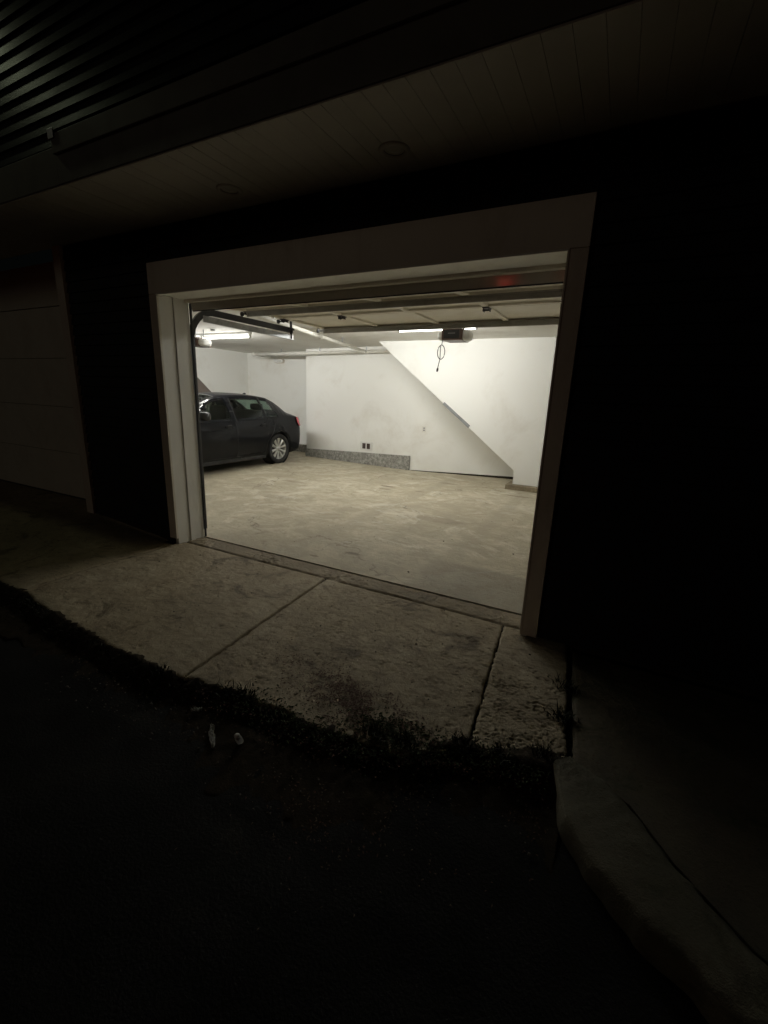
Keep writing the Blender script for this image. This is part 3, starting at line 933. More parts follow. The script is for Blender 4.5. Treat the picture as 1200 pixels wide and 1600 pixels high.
# ------------------------------------------------------------------ raised sectional door
rd = thing('garage_door', (W / 2, 1.4, 2.36), 'raised sectional garage door hanging open overhead with steel struts', 'garage door')
DX0, DX1 = .045, W - .045
path = [(.345, 2.245), (1.02, 2.328), (1.60, 2.343), (2.45, 2.347)]   # (y,z) of the inner face, lowest section first
for i in range(3):
    (ya, za), (yb, zb_) = path[i], path[i + 1]
    L_ = math.hypot(yb - ya, zb_ - za) - .006
    a = math.atan2(zb_ - za, yb - ya)
    rotx = Matrix.Rotation(a, 3, 'X'); piv = Vector((0, ya, za))
    def rb(nm, x0, x1, u0, u1, w0, w1, mat, parent, bev=.003):
        bm = bmesh.new(); bm_box(bm, x0, x1, ya + u0, ya + u1, za + w0, za + w1, bev, rotx, piv)
        return from_bm(nm, bm, mat, parent)
    sct = rb('door_section', DX0, DX1, .003, L_, .020, .046, 'door_paint', rd)
    nst = 5
    for j in range(nst):
        xc = DX0 + .03 + (DX1 - DX0 - .06) * j / (nst - 1)
        rb('stile', xc - .028, xc + .028, .05, L_ - .05, .0, .0195, 'door_paint', sct, .002)
    rb('rail', DX0, DX1, .004, .048, -.002, .0195, 'door_paint', sct, .002)
    rb('rail', DX0, DX1, L_ - .048, L_ - .001, -.002, .0195, 'door_paint', sct, .002)
    if i == 0:
        rotx = Matrix.Rotation(a + R(5.5), 3, 'X')
        rb('bottom_rail', DX0, DX1, -.026, .000, -.024, .056, 'door_gloss', rd, .004)
        rotx = Matrix.Rotation(a, 3, 'X')
        rb('bottom_seal', DX0, DX1, -.020, .0, -.034, -.0245, 'black_rubber', rd, .003)
    if i in (0, 2):
        uc = L_ - .01 if i == 0 else L_ - .05
        bm = bmesh.new()
        prof = [(-.040, -.003), (-.040, -.010), (-.018, -.010), (-.014, -.054), (.014, -.054), (.018, -.010), (.040, -.010), (.040, -.003)]
        ends = []
        for x_ in (DX0 + .03, DX1 - .03):
            ends.append([bm.verts.new((x_, ya + uc + p[0], za + p[1])) for p in prof])
        bm.faces.new(ends[0]); bm.faces.new(ends[1][::-1])
        for k in range(8): bm.faces.new((ends[0][k], ends[0][(k + 1) % 8], ends[1][(k + 1) % 8], ends[1][k]))
        bmesh.ops.rotate(bm, verts=bm.verts, cent=piv, matrix=rotx)
        from_bm('strut', bm, 'strut_steel', rd)
    if i < 2:
        for j in range(nst):
            xc = DX0 + .03 + (DX1 - DX0 - .06) * j / (nst - 1)
            if i == 0 and 0 < j < nst - 1: continue
            if i == 1 and j in (2,): continue
            bm = bmesh.new()
            bm_box(bm, xc - .032, xc + .032, yb - .05, yb + .05, zb_ - .010, zb_ - .003, .002)
            for sx in (-1, 1):
                bm_box(bm, xc + sx * .028 - .003, xc + sx * .028 + .003, yb - .03, yb + .03, zb_ - .036, zb_ - .009, .001)
            tube('', [(xc - .034, yb, zb_ - .024), (xc + .034, yb, zb_ - .024)], .008, 'dark_steel', None, 8, bm)
            from_bm('hinge', bm, 'dark_steel', rd)
    for side, xs_ in ((0, (-.015, DX0 + .07)), (1, (DX1 - .07, W + .015))):
        bm = bmesh.new()
        yb2 = yb - (.06 if i == 2 else 0); zc = zb_ - .022
        tube('', [(xs_[0], yb2, zc), (xs_[1], yb2, zc)], .006, 'dark_steel', None, 8, bm)
        xe = xs_[0] if side == 0 else xs_[1]
        lathe_bm(bm, [(.001, -.010), (.022, -.010), (.024, 0), (.022, .010), (.001, .010)], (xe, yb2, zc), Vector((1, 0, 0)), 16)
        from_bm('roller', bm, 'dark_steel', rd)

# tracks (fixed to the wall and the ceiling)
def track(xc, s, label):
    t = thing('door_track', (xc, .4, 0.02), label, 'door track', 'door tracks')
    # vertical run, curve and horizontal run as one swept C-channel
    pts = [(.375, .06), (.375, 1.0), (.375, 1.97)]
    for k in range(1, 9):
        a = k / 8 * math.pi / 2
        pts.append((.375 + .285 * (1 - math.cos(a)), 1.97 + .285 * math.sin(a)))
    pts += [(1.2, 2.258), (1.90, 2.262)]
    bm = bmesh.new()
    rings = []
    for i, (y, z) in enumerate(pts):
        a, b = pts[max(i - 1, 0)], pts[min(i + 1, len(pts) - 1)]
        d = Vector((0, b[0] - a[0], b[1] - a[1])).normalized()
        nrm = Vector((0, -d.z, d.y))
        c = Vector((xc, y, z))
        pr = [(-.012, .030), (.012, .030), (.012, .026), (-.008, .026), (-.008, -.026), (.012, -.026), (.012, -.030), (-.012, -.030)]
        rings.append([bm.verts.new(c + Vector((s * p[0], 0, 0)) + nrm * p[1]) for p in pr])
    for a, b in zip(rings, rings[1:]):
        for k in range(8): bm.faces.new((a[k], a[(k + 1) % 8], b[(k + 1) % 8], b[k]))
    bm.faces.new(rings[0]); bm.faces.new(rings[-1][::-1])
    from_bm('rail', bm, 'dark_steel', t)
    bm = bmesh.new()
    bm_box(bm, xc - s * .013 - .002, xc - s * .013 + .002, .52, 1.90, 2.155, 2.212, 0)
    bm_box(bm, xc - s * .013 - .002, xc - s * .013 + .030, .52, 1.90, 2.150, 2.154, 0)
    from_bm('angle_iron', bm, 'galvanised', t)
    bm = bmesh.new()
    bm_box(bm, xc - .016 - s * .012, xc + .016 - s * .012, 1.855, 1.861, 2.16, CEIL, .001)
    bm_box(bm, xc - .022 - s * .012, xc + .022 - s * .012, 1.80, 1.90, 2.262, 2.285, .002)
    from_bm('hanger', bm, 'dark_steel', t)
    for z in (.5, 1.2, 1.9):
        box('wall_bracket', xc - .020, xc + .020, .312, .350, z - .03, z + .03, 'galvanised', t, .002)
track(-.052, -1, 'dark curved door track with hanger at the left jamb of the open doorway')
track(W + .052, 1, 'dark curved door track with hanger at the right jamb of the open doorway')

# openers
def opener(cx, cy, cz, label, cord):
    t = thing('door_opener', (cx, cy, cz), label, 'door opener', 'ceiling door openers')
    b = box('motor_housing', cx - .135, cx + .135, cy - .13, cy + .19, cz - .070, cz + .070, 'opener_brown', t, .014)
    box('face_panel', cx - .105, cx + .105, cy - .135, cy - .1305, cz - .050, cz + .050, 'car_plastic', b, .002)
    for j in range(7):   # worn lettering on the face panel, too small to read
        box('badge_mark', cx - .046 + j * .014, cx - .037 + j * .014, cy - .1365, cy - .1353, cz + .004, cz + .016, 'grey_guard', b, 0)
    for s in (-1, 1):
        bm = bmesh.new()
        n = 20
        rings = []
        for u in np.linspace(0, 1, 8):
            xo = s * (.136 + .085 * math.sin(u * math.pi / 2)); sc_ = max(.02, math.cos(u * math.pi / 2)) ** .55
            rings.append([bm.verts.new((cx + xo, cy + .03 + .13 * sc_ * math.copysign(abs(math.cos(k * 2 * math.pi / n)) ** .6, math.cos(k * 2 * math.pi / n)), cz - .005 + .066 * sc_ * math.copysign(abs(math.sin(k * 2 * math.pi / n)) ** .6, math.sin(k * 2 * math.pi / n)))) for k in range(n)])
        for a, c in zip(rings, rings[1:]):
            for k in range(n): bm.faces.new((a[k], a[(k + 1) % n], c[(k + 1) % n], c[k]))
        bm.faces.new(rings[-1])
        from_bm('light_lens', bm, 'white_plastic', t, True)
    for s in (-1, 1):
        box('hanger_strap', cx + s * .10 - .012, cx + s * .10 + .012, cy + .05, cy + .054, cz + .069, CEIL, 'galvanised', t, .001)
    box('drive_rail', cx - .02, cx + .02, .40, cy - .10, CEIL - .085, CEIL - .055, 'galvanised', t, .002)
    if cord:
        pts = [(cx - .125, cy - .10, cz - .065), (cx - .130, cy - .11, cz - .12)]
        for k in range(22):
            a = math.pi / 2 + k / 21 * 2.05 * math.pi
            pts.append((cx - .128 + .052 * math.cos(a), cy - .11 - k * .0012, cz - .215 + .088 * math.sin(a)))
        pts += [(cx - .135, cy - .13, cz - .30), (cx - .15, cy - .13, cz - .37), (cx - .158, cy - .13, cz - .415)]
        P_ = [Vector(p) for p in pts]
        tube('cord', P_, .0055, 'cord_black', t, 8)
        tube('plug', [P_[-1], P_[-1] + Vector((-.004, 0, -.025)), P_[-1] + Vector((-.008, 0, -.045))], [.011, .014, .009], 'cord_black', t, 10)
opener(1.675, 3.05, 2.310, 'brown garage door opener with a looped cord hanging below it', True)
opener(-3.115, 3.05, 2.325, 'brown garage door opener hanging above the parked car', False)

# ------------------------------------------------------------------ parked sedan (local: +X nose, +Y its left side, Z up; rear axle at X=0)
CAR_X, CAR_Y = -3.645, 4.775
def build_car():
    root = thing('car', (CAR_X, CAR_Y, .004), 'dark grey sedan parked inside the lit garage', 'car')
    def wp(x, y, z): return (CAR_X + y, CAR_Y - x, z + .004)
    WB, TR = 2.70, .326
    # key stations: X, half width low, mid, belt; belt z; rail half width, rail z, centre z; bottom z; rail X offset
    K = np.array([
        (-.985, .50, .56, .52, .86, .36, .985, 1.000, .42, .03),
        (-.955, .66, .715, .67, .90, .48, 1.030, 1.050, .36, .02),
        (-.86, .765, .815, .755, .935, .55, 1.062, 1.085, .29, .0),
        (-.70, .82, .862, .795, .955, .585, 1.080, 1.110, .25, .0),
        (-.50, .84, .880, .808, .962, .600, 1.118, 1.155, .22, .0),
        (-.30, .85, .888, .815, .965, .598, 1.215, 1.262, .20, .0),
        (-.10, .853, .890, .818, .964, .592, 1.300, 1.352, .19, .0),
        (.12, .855, .890, .818, .960, .586, 1.362, 1.412, .19, .0),
        (.45, .856, .890, .818, .954, .580, 1.395, 1.440, .18, .0),
        (.85, .856, .890, .818, .944, .578, 1.402, 1.447, .18, .0),
        (1.25, .856, .890, .818, .936, .580, 1.388, 1.435, .18, .0),
        (1.55, .856, .890, .816, .930, .590, 1.345, 1.395, .18, .0),
        (1.90, .856, .888, .812, .925, .615, 1.215, 1.270, .18, .0),
        (2.25, .855, .886, .806, .918, .650, 1.060, 1.110, .18, .0),
        (2.45, .853, .884, .80, .912, .665, .970, 1.010, .18, .0),
        (2.80, .845, .878, .785, .885, .63, .930, .965, .20, .0),
        (3.20, .82, .85, .74, .82, .56, .865, .895, .20, .0),
        (3.50, .72, .75, .62, .70, .44, .745, .77, .20, .0),
        (3.62, .52, .55, .46, .60, .30, .64, .66, .24, .0)])
    K[:, 0] = np.where(K[:, 0] < -.3, -.3 + (K[:, 0] + .3) * .88, K[:, 0])
    K[:, 4] += np.interp(K[:, 0], [-1, -.5, 2.2, 3.0], [.02, .055, .055, .02])
    K[:, 6] += np.interp(K[:, 0], [-1, -.5, .1, 1.6, 2.4], [-.035, -.02, .03, .03, .02])
    K[:, 7] += np.interp(K[:, 0], [-1, -.5, .1, 1.6, 2.4], [-.035, -.02, .03, .03, .02])
    xs = np.unique(np.round(np.concatenate([np.linspace(K[0, 0], 3.62, 130), np.linspace(-.40, .40, 40), np.linspace(2.3, 3.1, 40)]), 4))
    par = np.array([[np.interp(x, K[:, 0], K[:, c]) for c in range(1, 10)] for x in xs])
    ker = np.array([1, 2, 3, 2, 1.]); ker /= ker.sum()
    for c in range(9):
        p = np.pad(par[:, c], 2, mode='edge'); par[:, c] = np.convolve(p, ker, 'valid')
    NL, NW, NR = 16, 6, 7
    V, idx = [], []
    for x, (wl, wm, wb, zb, wr, zr, zc, z0, ox_) in zip(xs, par):
        for ax in (0., WB):
            if abs(x - ax) < .372: z0 = max(z0, TR + math.sqrt(.372 ** 2 - (x - ax) ** 2) - .0)
        row = []
        zz = np.linspace(z0, zb, NL)
        flare = 0.
        for ax in (0., WB):
            r = abs(x - ax)
            flare = max(flare, .014 * max(0, 1 - abs(r - .20) / .45))
        for z in zz:
            t = (z - .20) / (zb - .20)
            w = np.interp(t, [-.2, 0, .12, .30, .52, .70, .80, .92, 1.0], [wl - .05, wl - .02, wl + .004, wm - .012, wm, wm - .002, wm - .014, wb + .022, wb])
            if t < .8: w += flare * math.sin(max(0, min(1, (z - .2) / .6)) * math.pi) ** .5
            row.append((x, w, z))
        for k in range(1, NW + 1):
            u = k / NW
            row.append((x + ox_ * u, wb + (wr - wb) * (u ** 1.18), zb + (zr - zb) * u))
        for k in range(1, NR + 1):
            u = k / NR
            row.append((x + ox_, wr * (1 - u) , zr + (zc - zr) * math.sin(u * math.pi / 2)))
        full = [(px, -py, pz) for px, py, pz in row][::-1]
        ring = row + full[1:]
        idx.append([len(V) + i for i in range(len(ring))])
        V += [wp(*p) for p in ring]
    NRING = len(idx[0])
    # window regions on the ring: rows NL-1 .. NL-1+NW (left), mirrored (right), roof rows for the screens
    body_f, glass = [], {'front_window': [], 'rear_window': [], 'quarter_window': [], 'windshield': [], 'rear_screen': []}
    hl = NL - 1 + NW          # rail row
    side_rows = set(range(NL - 1, hl)) | set(NRING - 2 - i for i in range(NL - 1, hl))
    def side_window(x, u):
        # u: 0 belt .. 1 rail ; sloping pillar edges
        if u > .90 or u < .04: return None
        if 1.30 < x < 2.24 - .62 * u: return 'front_window'
        if .40 < x < 1.18: return 'rear_window'
        if -.02 + .20 * u < x < .34 and u < .86: return 'quarter_window'
        return None
    for k in range(len(xs) - 1):
        xm = (xs[k] + xs[k + 1]) / 2
        for i in range(NRING - 1):
            f = (idx[k][i], idx[k + 1][i], idx[k + 1][i + 1], idx[k][i + 1])
            j = i if i < NRING / 2 - 1 else NRING - 2 - i
            dest = None
            if NL - 1 <= j < hl:
                dest = side_window(xm, (j - (NL - 1) + .5) / NW)
            elif j >= hl + 1:
                if -.52 < xm < .10: dest = 'rear_screen'
                if 1.46 < xm < 2.38: dest = 'windshield'
            (glass[dest] if dest else body_f).append((f, i < NRING / 2 - 1))
    faces = [f for f, _ in body_f]
    # underside and end caps
    for k in range(len(xs) - 1):
        faces.append((idx[k][0], idx[k][-1], idx[k + 1][-1], idx[k + 1][0]))
    faces.append(tuple(idx[0]))
    faces.append(tuple(idx[-1][::-1]))
    body = mesh('body', V, faces, 'car_paint', root, True)
    body.data.polygons.foreach_set('use_smooth', [len(p.vertices) == 4 for p in body.data.polygons])
    sol = body.modifiers.new('shell', 'SOLIDIFY'); sol.thickness = .018; sol.offset = 1.0
    for nm, fl in glass.items():
        for left in ((True, False) if 'window' in nm else (None,)):
            sel = [f for f, l in fl if left is None or l == left]
            used = sorted({v for f in sel for v in f}); mp = {v: i for i, v in enumerate(used)}
            mesh(nm, [V[v] for v in used], [tuple(mp[v] for v in f) for f in sel], 'car_glass', root, True)
    # dark lower trim, floor pan, seats, dashboard
    def cb(nm, x0, x1, y0, y1, z0, z1, mat, par_=root, bev=.01):
        a, b = wp(x0, y0, z0), wp(x1, y1, z1)
        return box(nm, min(a[0], b[0]), max(a[0], b[0]), min(a[1], b[1]), max(a[1], b[1]), min(a[2], b[2]), max(a[2], b[2]), mat, par_, bev)
    cb('cabin_floor', -.2, 2.3, -.70, .70, .42, .50, 'car_inside')
    cb('parcel_shelf', -.50, .05, -.66, .66, .96, 1.02, 'car_inside')
    for y in (-.36, .36):
        s = cb('front_seat', 1.10, 1.60, y - .24, y + .24, .48, .72, 'car_inside', bev=.05)
        cb('seat_back', 1.03, 1.22, y - .23, y + .23, .68, 1.22, 'car_inside', s, .06)
        cb('headrest', 1.03, 1.15, y - .13, y + .13, 1.225, 1.40, 'car_inside', s, .045)
    s = cb('rear_seat', .25, .75, -.60, .60, .48, .72, 'car_inside', bev=.05)
    cb('seat_back', .08, .28, -.64, .64, .68, 1.14, 'car_inside', s, .06)
    for y in (-.38, .38): cb('headrest', .10, .22, y - .14, y + .14, 1.145, 1.27, 'car_inside', s, .04)
    cb('dashboard', 1.95, 2.35, -.68, .68, .80, 1.0, 'car_inside', bev=.06)
    cb('pillar_trim', 1.19, 1.29, .70, .76, 1.0, 1.14, 'car_plastic', bev=.01)
    for s in (-1, 1):
        cb('sill', .42, 2.28, s * .835 - .02, s * .835 + .02, .165, .235, 'car_plastic', bev=.012)
    # door shut lines: thin dark strips laid on the flank
    def flank(x, z):
        k = int(np.argmin(abs(xs - x)))
        col = [V[idx[k][i]] for i in range(NL)]
        zs = [c[2] for c in col]; ws = [c[0] - CAR_X for c in col]
        return float(np.interp(z, zs, ws))
    def seam(pts, nm='shut_line', wd=.006, mat='car_plastic', off=.0195):
        for sgn in (1, -1):
            Vv, Ff = [], []
            for i, (x, z) in enumerate(pts):
                a, b = pts[max(i - 1, 0)], pts[min(i + 1, len(pts) - 1)]
                d = Vector((b[0] - a[0], b[1] - a[1])).normalized(); n_ = Vector((-d.y, d.x)) * wd / 2
                for q in (1, -1):
                    xx, zz = x + n_.x * q, z + n_.y * q
                    for dd in (0, .004):
                        Vv.append(wp(xx, sgn * (flank(xx, zz) + off + dd - .002), zz))
            for i in range(len(pts) - 1):
                a = i * 4; b = a + 4
                Ff += [(a + 1, b + 1, b + 3, a + 3), (a, a + 1, b + 1, b)[::-1], (a + 2, a + 3, b + 3, b + 2)]
            mesh(nm, Vv, Ff, mat, root)
    seam([(1.24, z) for z in np.linspace(.27, .93, 12)])
    seam([(2.22 - .02 * abs(z - .6), z) for z in np.linspace(.27, .91, 12)])
    seam([(.40 + .06 * (1 - t), .30 + .22 * t) for t in np.linspace(0, 1, 4)] + [(.40 - .26 * math.sin(t * math.pi / 2), .52 + .43 * t) for t in np.linspace(.1, 1, 10)])
    seam([(x, .27) for x in np.linspace(.46, 2.22, 12)])
    # handles, mirrors, tail lamps, antenna, belt moulding
    for s in (1, -1):
        for x in (1.34, .42):
            h = cb('door_handle', x, x + .20, s * (flank(x, .83) + .022) - .012, s * (flank(x, .83) + .022) + .014, .840, .868, 'car_paint', bev=.010)
            cb('handle_cup', x + .03, x + .13, s * (flank(x, .83) + .019) - .003, s * (flank(x, .83) + .019) + .003, .825, .885, 'car_plastic', h, .002)
        # mirror
        bm = bmesh.new()
        bmesh.ops.create_uvsphere(bm, u_segments=20, v_segments=12, radius=1)
        for v in bm.verts:
            v.co = Vector((math.copysign(abs(v.co.x) ** .7, v.co.x), math.copysign(abs(v.co.y) ** .7, v.co.y), math.copysign(abs(v.co.z) ** .7, v.co.z)))
            v.co = Vector(wp(2.06 + v.co.x * .075, s * (.985 + v.co.y * .105), 1.06 + v.co.z * .080))
        mi = from_bm('mirror', bm, 'car_plastic', root, True)
        cb('mirror_foot', 2.02, 2.11, min(s * .80, s * .95), max(s * .80, s * .95), 1.0, 1.03, 'car_plastic', mi, .008)
        # tail lamp: wraps the rear corner
        Vv, Ff = [], []
        sel = [k for k in range(len(xs)) if xs[k] <= -.60]
        rows = list(range(NL - 5, NL + 1))
        for k in sel:
            for r in rows:
                a = Vector(V[idx[k][r]]) - Vector((CAR_X, CAR_Y, 0))
                nrm = Vector((1, .35 if xs[k] < -.9 else .05, .1)).normalized()
                p = a + nrm * .026
                Vv.append((CAR_X + (p.x if s > 0 else -p.x), CAR_Y + p.y, a.z))
        nr = len(rows)
        for a in range(len(sel) - 1):
            for b in range(nr - 1):
                if xs[sel[a]] > -.68 and b in (0, nr - 2): continue
                i0 = a * nr + b
                Ff.append((i0, i0 + nr, i0 + nr + 1, i0 + 1))
        mesh('tail_lamp', Vv, Ff, 'lamp_red', root, True)
    fin = [(.10, 1.43), (.22, 1.44), (.12, 1.487), (.085, 1.48)]
    prism('antenna', [(CAR_Y - p[0], p[1]) for p in fin], 'x', CAR_X - .014, CAR_X + .014, 'car_plastic', root)
    cb('rear_bumper_trim', -.935, -.85, -.50, .50, .33, .45, 'car_plastic', bev=.02)
    cb('licence_plate', -.930, -.919, -.15, .15, .68, .78, 'white_plastic', bev=.004)
    # wheels
    def wheel(ax, s):
        c = Vector(wp(ax, s * .765, TR)); ax_ = Vector((s, 0, 0))
        w = thing('wheel', (0, 0, 0)); w.parent = root; w.location = c - Vector(root.location)
        R_ = TR
        lathe('tyre', [(.222, -.10), (.25, -.105), (R_ - .03, -.105), (R_ - .008, -.09), (R_, -.06), (R_, .06), (R_ - .008, .09), (R_ - .03, .103), (.256, .100), (.230, .086), (.222, .06)], c, 'tyre_rubber', w, ax_, 48)
        lathe('rim', [(.224, -.08), (.216, -.02), (.219, .05), (.228, .080), (.236, .088), (.238, .080)], c, 'rim_silver', w, ax_, 48)
        lathe('brake_disc', [(.216, -.02), (.15, .0), (.001, .0)], c, 'rim_dark', w, ax_, 32)
        bm = bmesh.new()
        up = Vector((0, 0, 1)); fw = Vector((0, 1, 0))
        lathe_bm(bm, [(.001, .078), (.028, .078), (.034, .070), (.058, .064), (.062, .045), (.062, .02)], c, ax_, 24)
        for j in range(10):
            a = j * 2 * math.pi / 10 + .1
            d = up * math.cos(a) + fw * math.sin(a); t = up * -math.sin(a) + fw * math.cos(a)
            secs = []
            for r, hw, h1 in ((.045, .016, .062), (.12, .021, .072), (.19, .030, .078), (.224, .038, .080)):
                q = c + d * r
                secs.append([bm.verts.new(q + t * hw + ax_ * (h1 - .03)), bm.verts.new(q + t * hw * .75 + ax_ * h1), bm.verts.new(q - t * hw * .75 + ax_ * h1), bm.verts.new(q - t * hw + ax_ * (h1 - .03))])
            for p, q in zip(secs, secs[1:]):
                for i in range(3): bm.faces.new((p[i], p[i + 1], q[i + 1], q[i]))
        from_bm('spokes', bm, 'rim_silver', w, True)
    for ax in (0., WB):
        for s in (1, -1): wheel(ax, s)
    for ax in (0., WB):   # dark inner arches 
        for s in (1, -1):
            lathe('wheel_well', [(.362, -.14), (.362, .075)], Vector(wp(ax, s * .765, TR)), 'car_plastic', root, Vector((s, 0, 0)), 40)
    return root
sedan = build_car()
# a second sedan waiting in the lane behind the camera: its red tail lamps tint the right casing and the door's lower rail
waiting = copy_tree(sedan)
waiting.location = (1.95, -7.45, LANE_Z + .02)
waiting['label'] = 'dark sedan waiting in the lane with its red tail lamps lit'
waiting['group'] = 'dark sedans'
sedan['group'] = 'dark sedans'
for ch in waiting.children:
    if ch.name.startswith('tail_lamp'):
        ch.data = ch.data.copy()
        ch.data.materials[0] = M['tail_glow']

# ------------------------------------------------------------------ foreground dirt, grass, leaves, litter
V, F = [], []
nxs, nys = 620, 26
for i in range(nxs + 1):
    x = -2.2 + 5.96 * i / nxs
    yf = front_y(x)
    rgt = min(1, max(0, (x - 2.1) / .8))
    back = yf + .020 + .045 * rgt + (.13 + .09 * rgt) * fbm(x * 3.4, 3.3, 5, 2.) + .022 * noise.noise(Vector((x * 23, 0, 3)))
    wide = .30 + .22 * min(1, max(0, (x - 2.1) / .8)) + .12 * noise.noise(Vector((x * 1.9, 8, 0)))
    for j in range(nys + 1):
        t = j / nys
        y = back - wide * t
        prof = min(1, t * 3.2) ** 1.3 * (1 - t) ** .8
        base = .0 if y > yf else LANE_Z * min(1, (yf - y) / .10)
        z = base - .006 + prof * (.034 + .022 * fbm(x * 6, y * 6, 3, 5.)) + .010 * noise.noise(Vector((x * 40, y * 40, 1))) * min(1, t * 6) * (1 - t)
        if t > .98: z = LANE_Z - .03
        V.append((x, y, z))
for i in range(nxs):
    for j in range(nys):
        a = i * (nys + 1) + j
        F.append((a, a + 1, a + nys + 2, a + nys + 1))
o = mesh('soil', V, F, 'soil_dark', None, True)
tag(o, 'dark crumbly soil heaped along the driveway edge', 'soil', kind='stuff')

def blades(name, pts, mat, label, hmin, hmax):
    V, F = [], []
    for (x, y, z, sc_) in pts:
        h = random.uniform(hmin, hmax) * sc_; a = random.uniform(0, 6.283); w = random.uniform(.0018, .0042)
        lean = random.uniform(.2, 1.1) * h; b = random.uniform(0, 6.283)
        dx, dy = math.cos(a) * w, math.sin(a) * w
        lx, ly = math.cos(b) * lean, math.sin(b) * lean
        i = len(V)
        V += [(x - dx, y - dy, z), (x + dx, y + dy, z), (x + lx * .45 + dx * .8, y + ly * .45 + dy * .8, z + h * .65), (x + lx * .45 - dx * .8, y + ly * .45 - dy * .8, z + h * .65), (x + lx, y + ly, z + h * .85)]
        F += [(i, i + 1, i + 2, i + 3), (i + 3, i + 2, i + 4)]
    o = mesh(name, V, F, mat)
    tag(o, label, name.split('_')[-1], kind='stuff')

P_ = []
for _ in range(15000):
    x = random.uniform(-.9, 3.75)
    dens = .35 + fbm(x * 1.5, 2.2, 3, 6.)
    if random.random() > dens + .35: continue
    yf = front_y(x)
    d = random.gauss(-.03, .05) + .05 * fbm(x * 3, 7.7, 3, 1.)
    if d > .035: continue
    P_.append((x, yf + d, max(LANE_Z - .01, -.02 - max(0, -d) * .5), 1.0 if d < 0 else .5))
for _ in range(700):  # tufts in the joints
    y = random.uniform(-1.25, -.55); P_.append((1.743 - .085 * y + random.gauss(0, .006), y, -.03, .42))
for _ in range(900):
    y = random.uniform(-1.1, -.15); P_.append((3.67 - .10 * y + random.gauss(0, .014), y, -.03, .6 if y > -.5 else .4))
for _ in range(600):
    y = random.uniform(-1.1, -.2); P_.append((3.236 - .105 * y + random.gauss(0, .006), y, -.03, .4))
blades('grass', P_, 'grass_dry', 'scrubby grass along the driveway edge and in its joints', 0.012, .042)

tuft = []
for (x, d, n) in ((1.72, -.01, 40), (2.16, -.01, 50), (2.24, .02, 60), (2.95, .05, 110), (3.1, .02, 90), (3.32, .02, 80), (3.5, -.02, 70), (3.66, .05, 90), (3.70, .35, 110), (3.69, .62, 90)):
    for _ in range(n):
        tuft.append((x + random.gauss(0, .030), front_y(x) + d + random.gauss(0, .022), -.02, 1.0))
blades('weeds', tuft, 'grass_dry', 'ragged weed tufts along the driveway edge', .03, .075)

def flakes(name, pts, mat, label, cat, smin, smax, thick=.25):
    V, F = [], []
    for (x, y, z) in pts:
        s = random.uniform(smin, smax); a = random.uniform(0, 6.283)
        ca, sa = math.cos(a), math.sin(a)
        t1, t2 = random.uniform(-.5, .5) * s, random.uniform(-.5, .5) * s
        loc = [(-1.4, 0, 0), (-.3, .55, t1), (1.3, .1, t2), (-.2, -.6, t1 * .4), (0, 0, s * thick)]
        i = len(V)
        for (u, v, w) in loc:
            V.append((x + (u * ca - v * sa) * s, y + (u * sa + v * ca) * s, z + abs(w) + .002))
        F += [(i, i + 3, i + 4), (i + 3, i + 2, i + 4), (i + 2, i + 1, i + 4), (i + 1, i, i + 4)]
    o = mesh(name, V, F, mat)
    tag(o, label, cat, kind='stuff')
L = []
for _ in range(7500):
    x, y = random.gauss(2.78, .26), 0
    y = random.gauss(-1.12 - .25 * (x - 2.74), .085)
    if random.random() > .5 + 1.6 * fbm(x * 7, y * 7, 3, 2.): continue
    if y > front_y(x) - .1: L.append((x, y, .0 if y > front_y(x) else -.02))
for _ in range(500):
    x = random.uniform(2.0, 3.7); L.append((x, front_y(x) + random.gauss(-.05, .06), -.012))
for _ in range(260):
    L.append((random.uniform(-.3, 3.7), random.uniform(-1.3, .05), .0))
for _ in range(1300):
    x = random.gauss(3.30, .26); y = front_y(min(x, 3.68)) - abs(random.gauss(.16, .16))
    if x < 3.72: L.append((x, y, max(LANE_Z + .004, -.012 + .0 * x - (front_y(x) - y) * .35)))
for _ in range(700):
    L.append((random.uniform(3.8, 5.2), random.uniform(-1.35, -.08), .004))
flakes('leaf_litter', L, 'leaf_brown', 'brown crumbled leaf litter gathered on the driveway edge', 'leaves', .0022, .0065)
L = []
for _ in range(1200):
    x = random.gauss(3.15, .34); y = front_y(min(x, 3.68)) - abs(random.gauss(.20, .20))
    if x < 3.74 and random.random() < .35 + 1.8 * fbm(x * 3, y * 3, 3, 4.): L.append((x, y, LANE_Z + .015))
for _ in range(200):
    x = random.uniform(.8, 2.6); L.append((x, front_y(x) - abs(random.gauss(.12, .08)), LANE_Z + .03))
flakes('debris', L, 'debris_tan', 'pale broken leaves and chips strewn where lane and driveway meet', 'debris', .0018, .0050, .5)
L = []
for _ in range(1500):
    x = random.uniform(2.2, 3.7); L.append((x, front_y(x) + random.gauss(-.02, .06), -.002))
for _ in range(900):
    L.append((random.gauss(3.02, .11), random.gauss(-1.21, .05), .001))
flakes('moss', L, 'moss_green', 'low green moss and weeds where the driveway meets the lane', 'moss', .003, .008, .7)
def pebble_pts():
    L = []
    for _ in range(420):
        x = random.uniform(1.2, 3.7); L.append((x, front_y(x) - abs(random.gauss(.16, .12)), LANE_Z + .008))
    for _ in range(110):
        L.append((random.uniform(.1, 3.6), random.uniform(-1.25, .3), .002))
    for _ in range(60):
        L.append((random.uniform(.2, 3.2), random.uniform(.4, 4.0), .004))
    return L
V, F = [], []
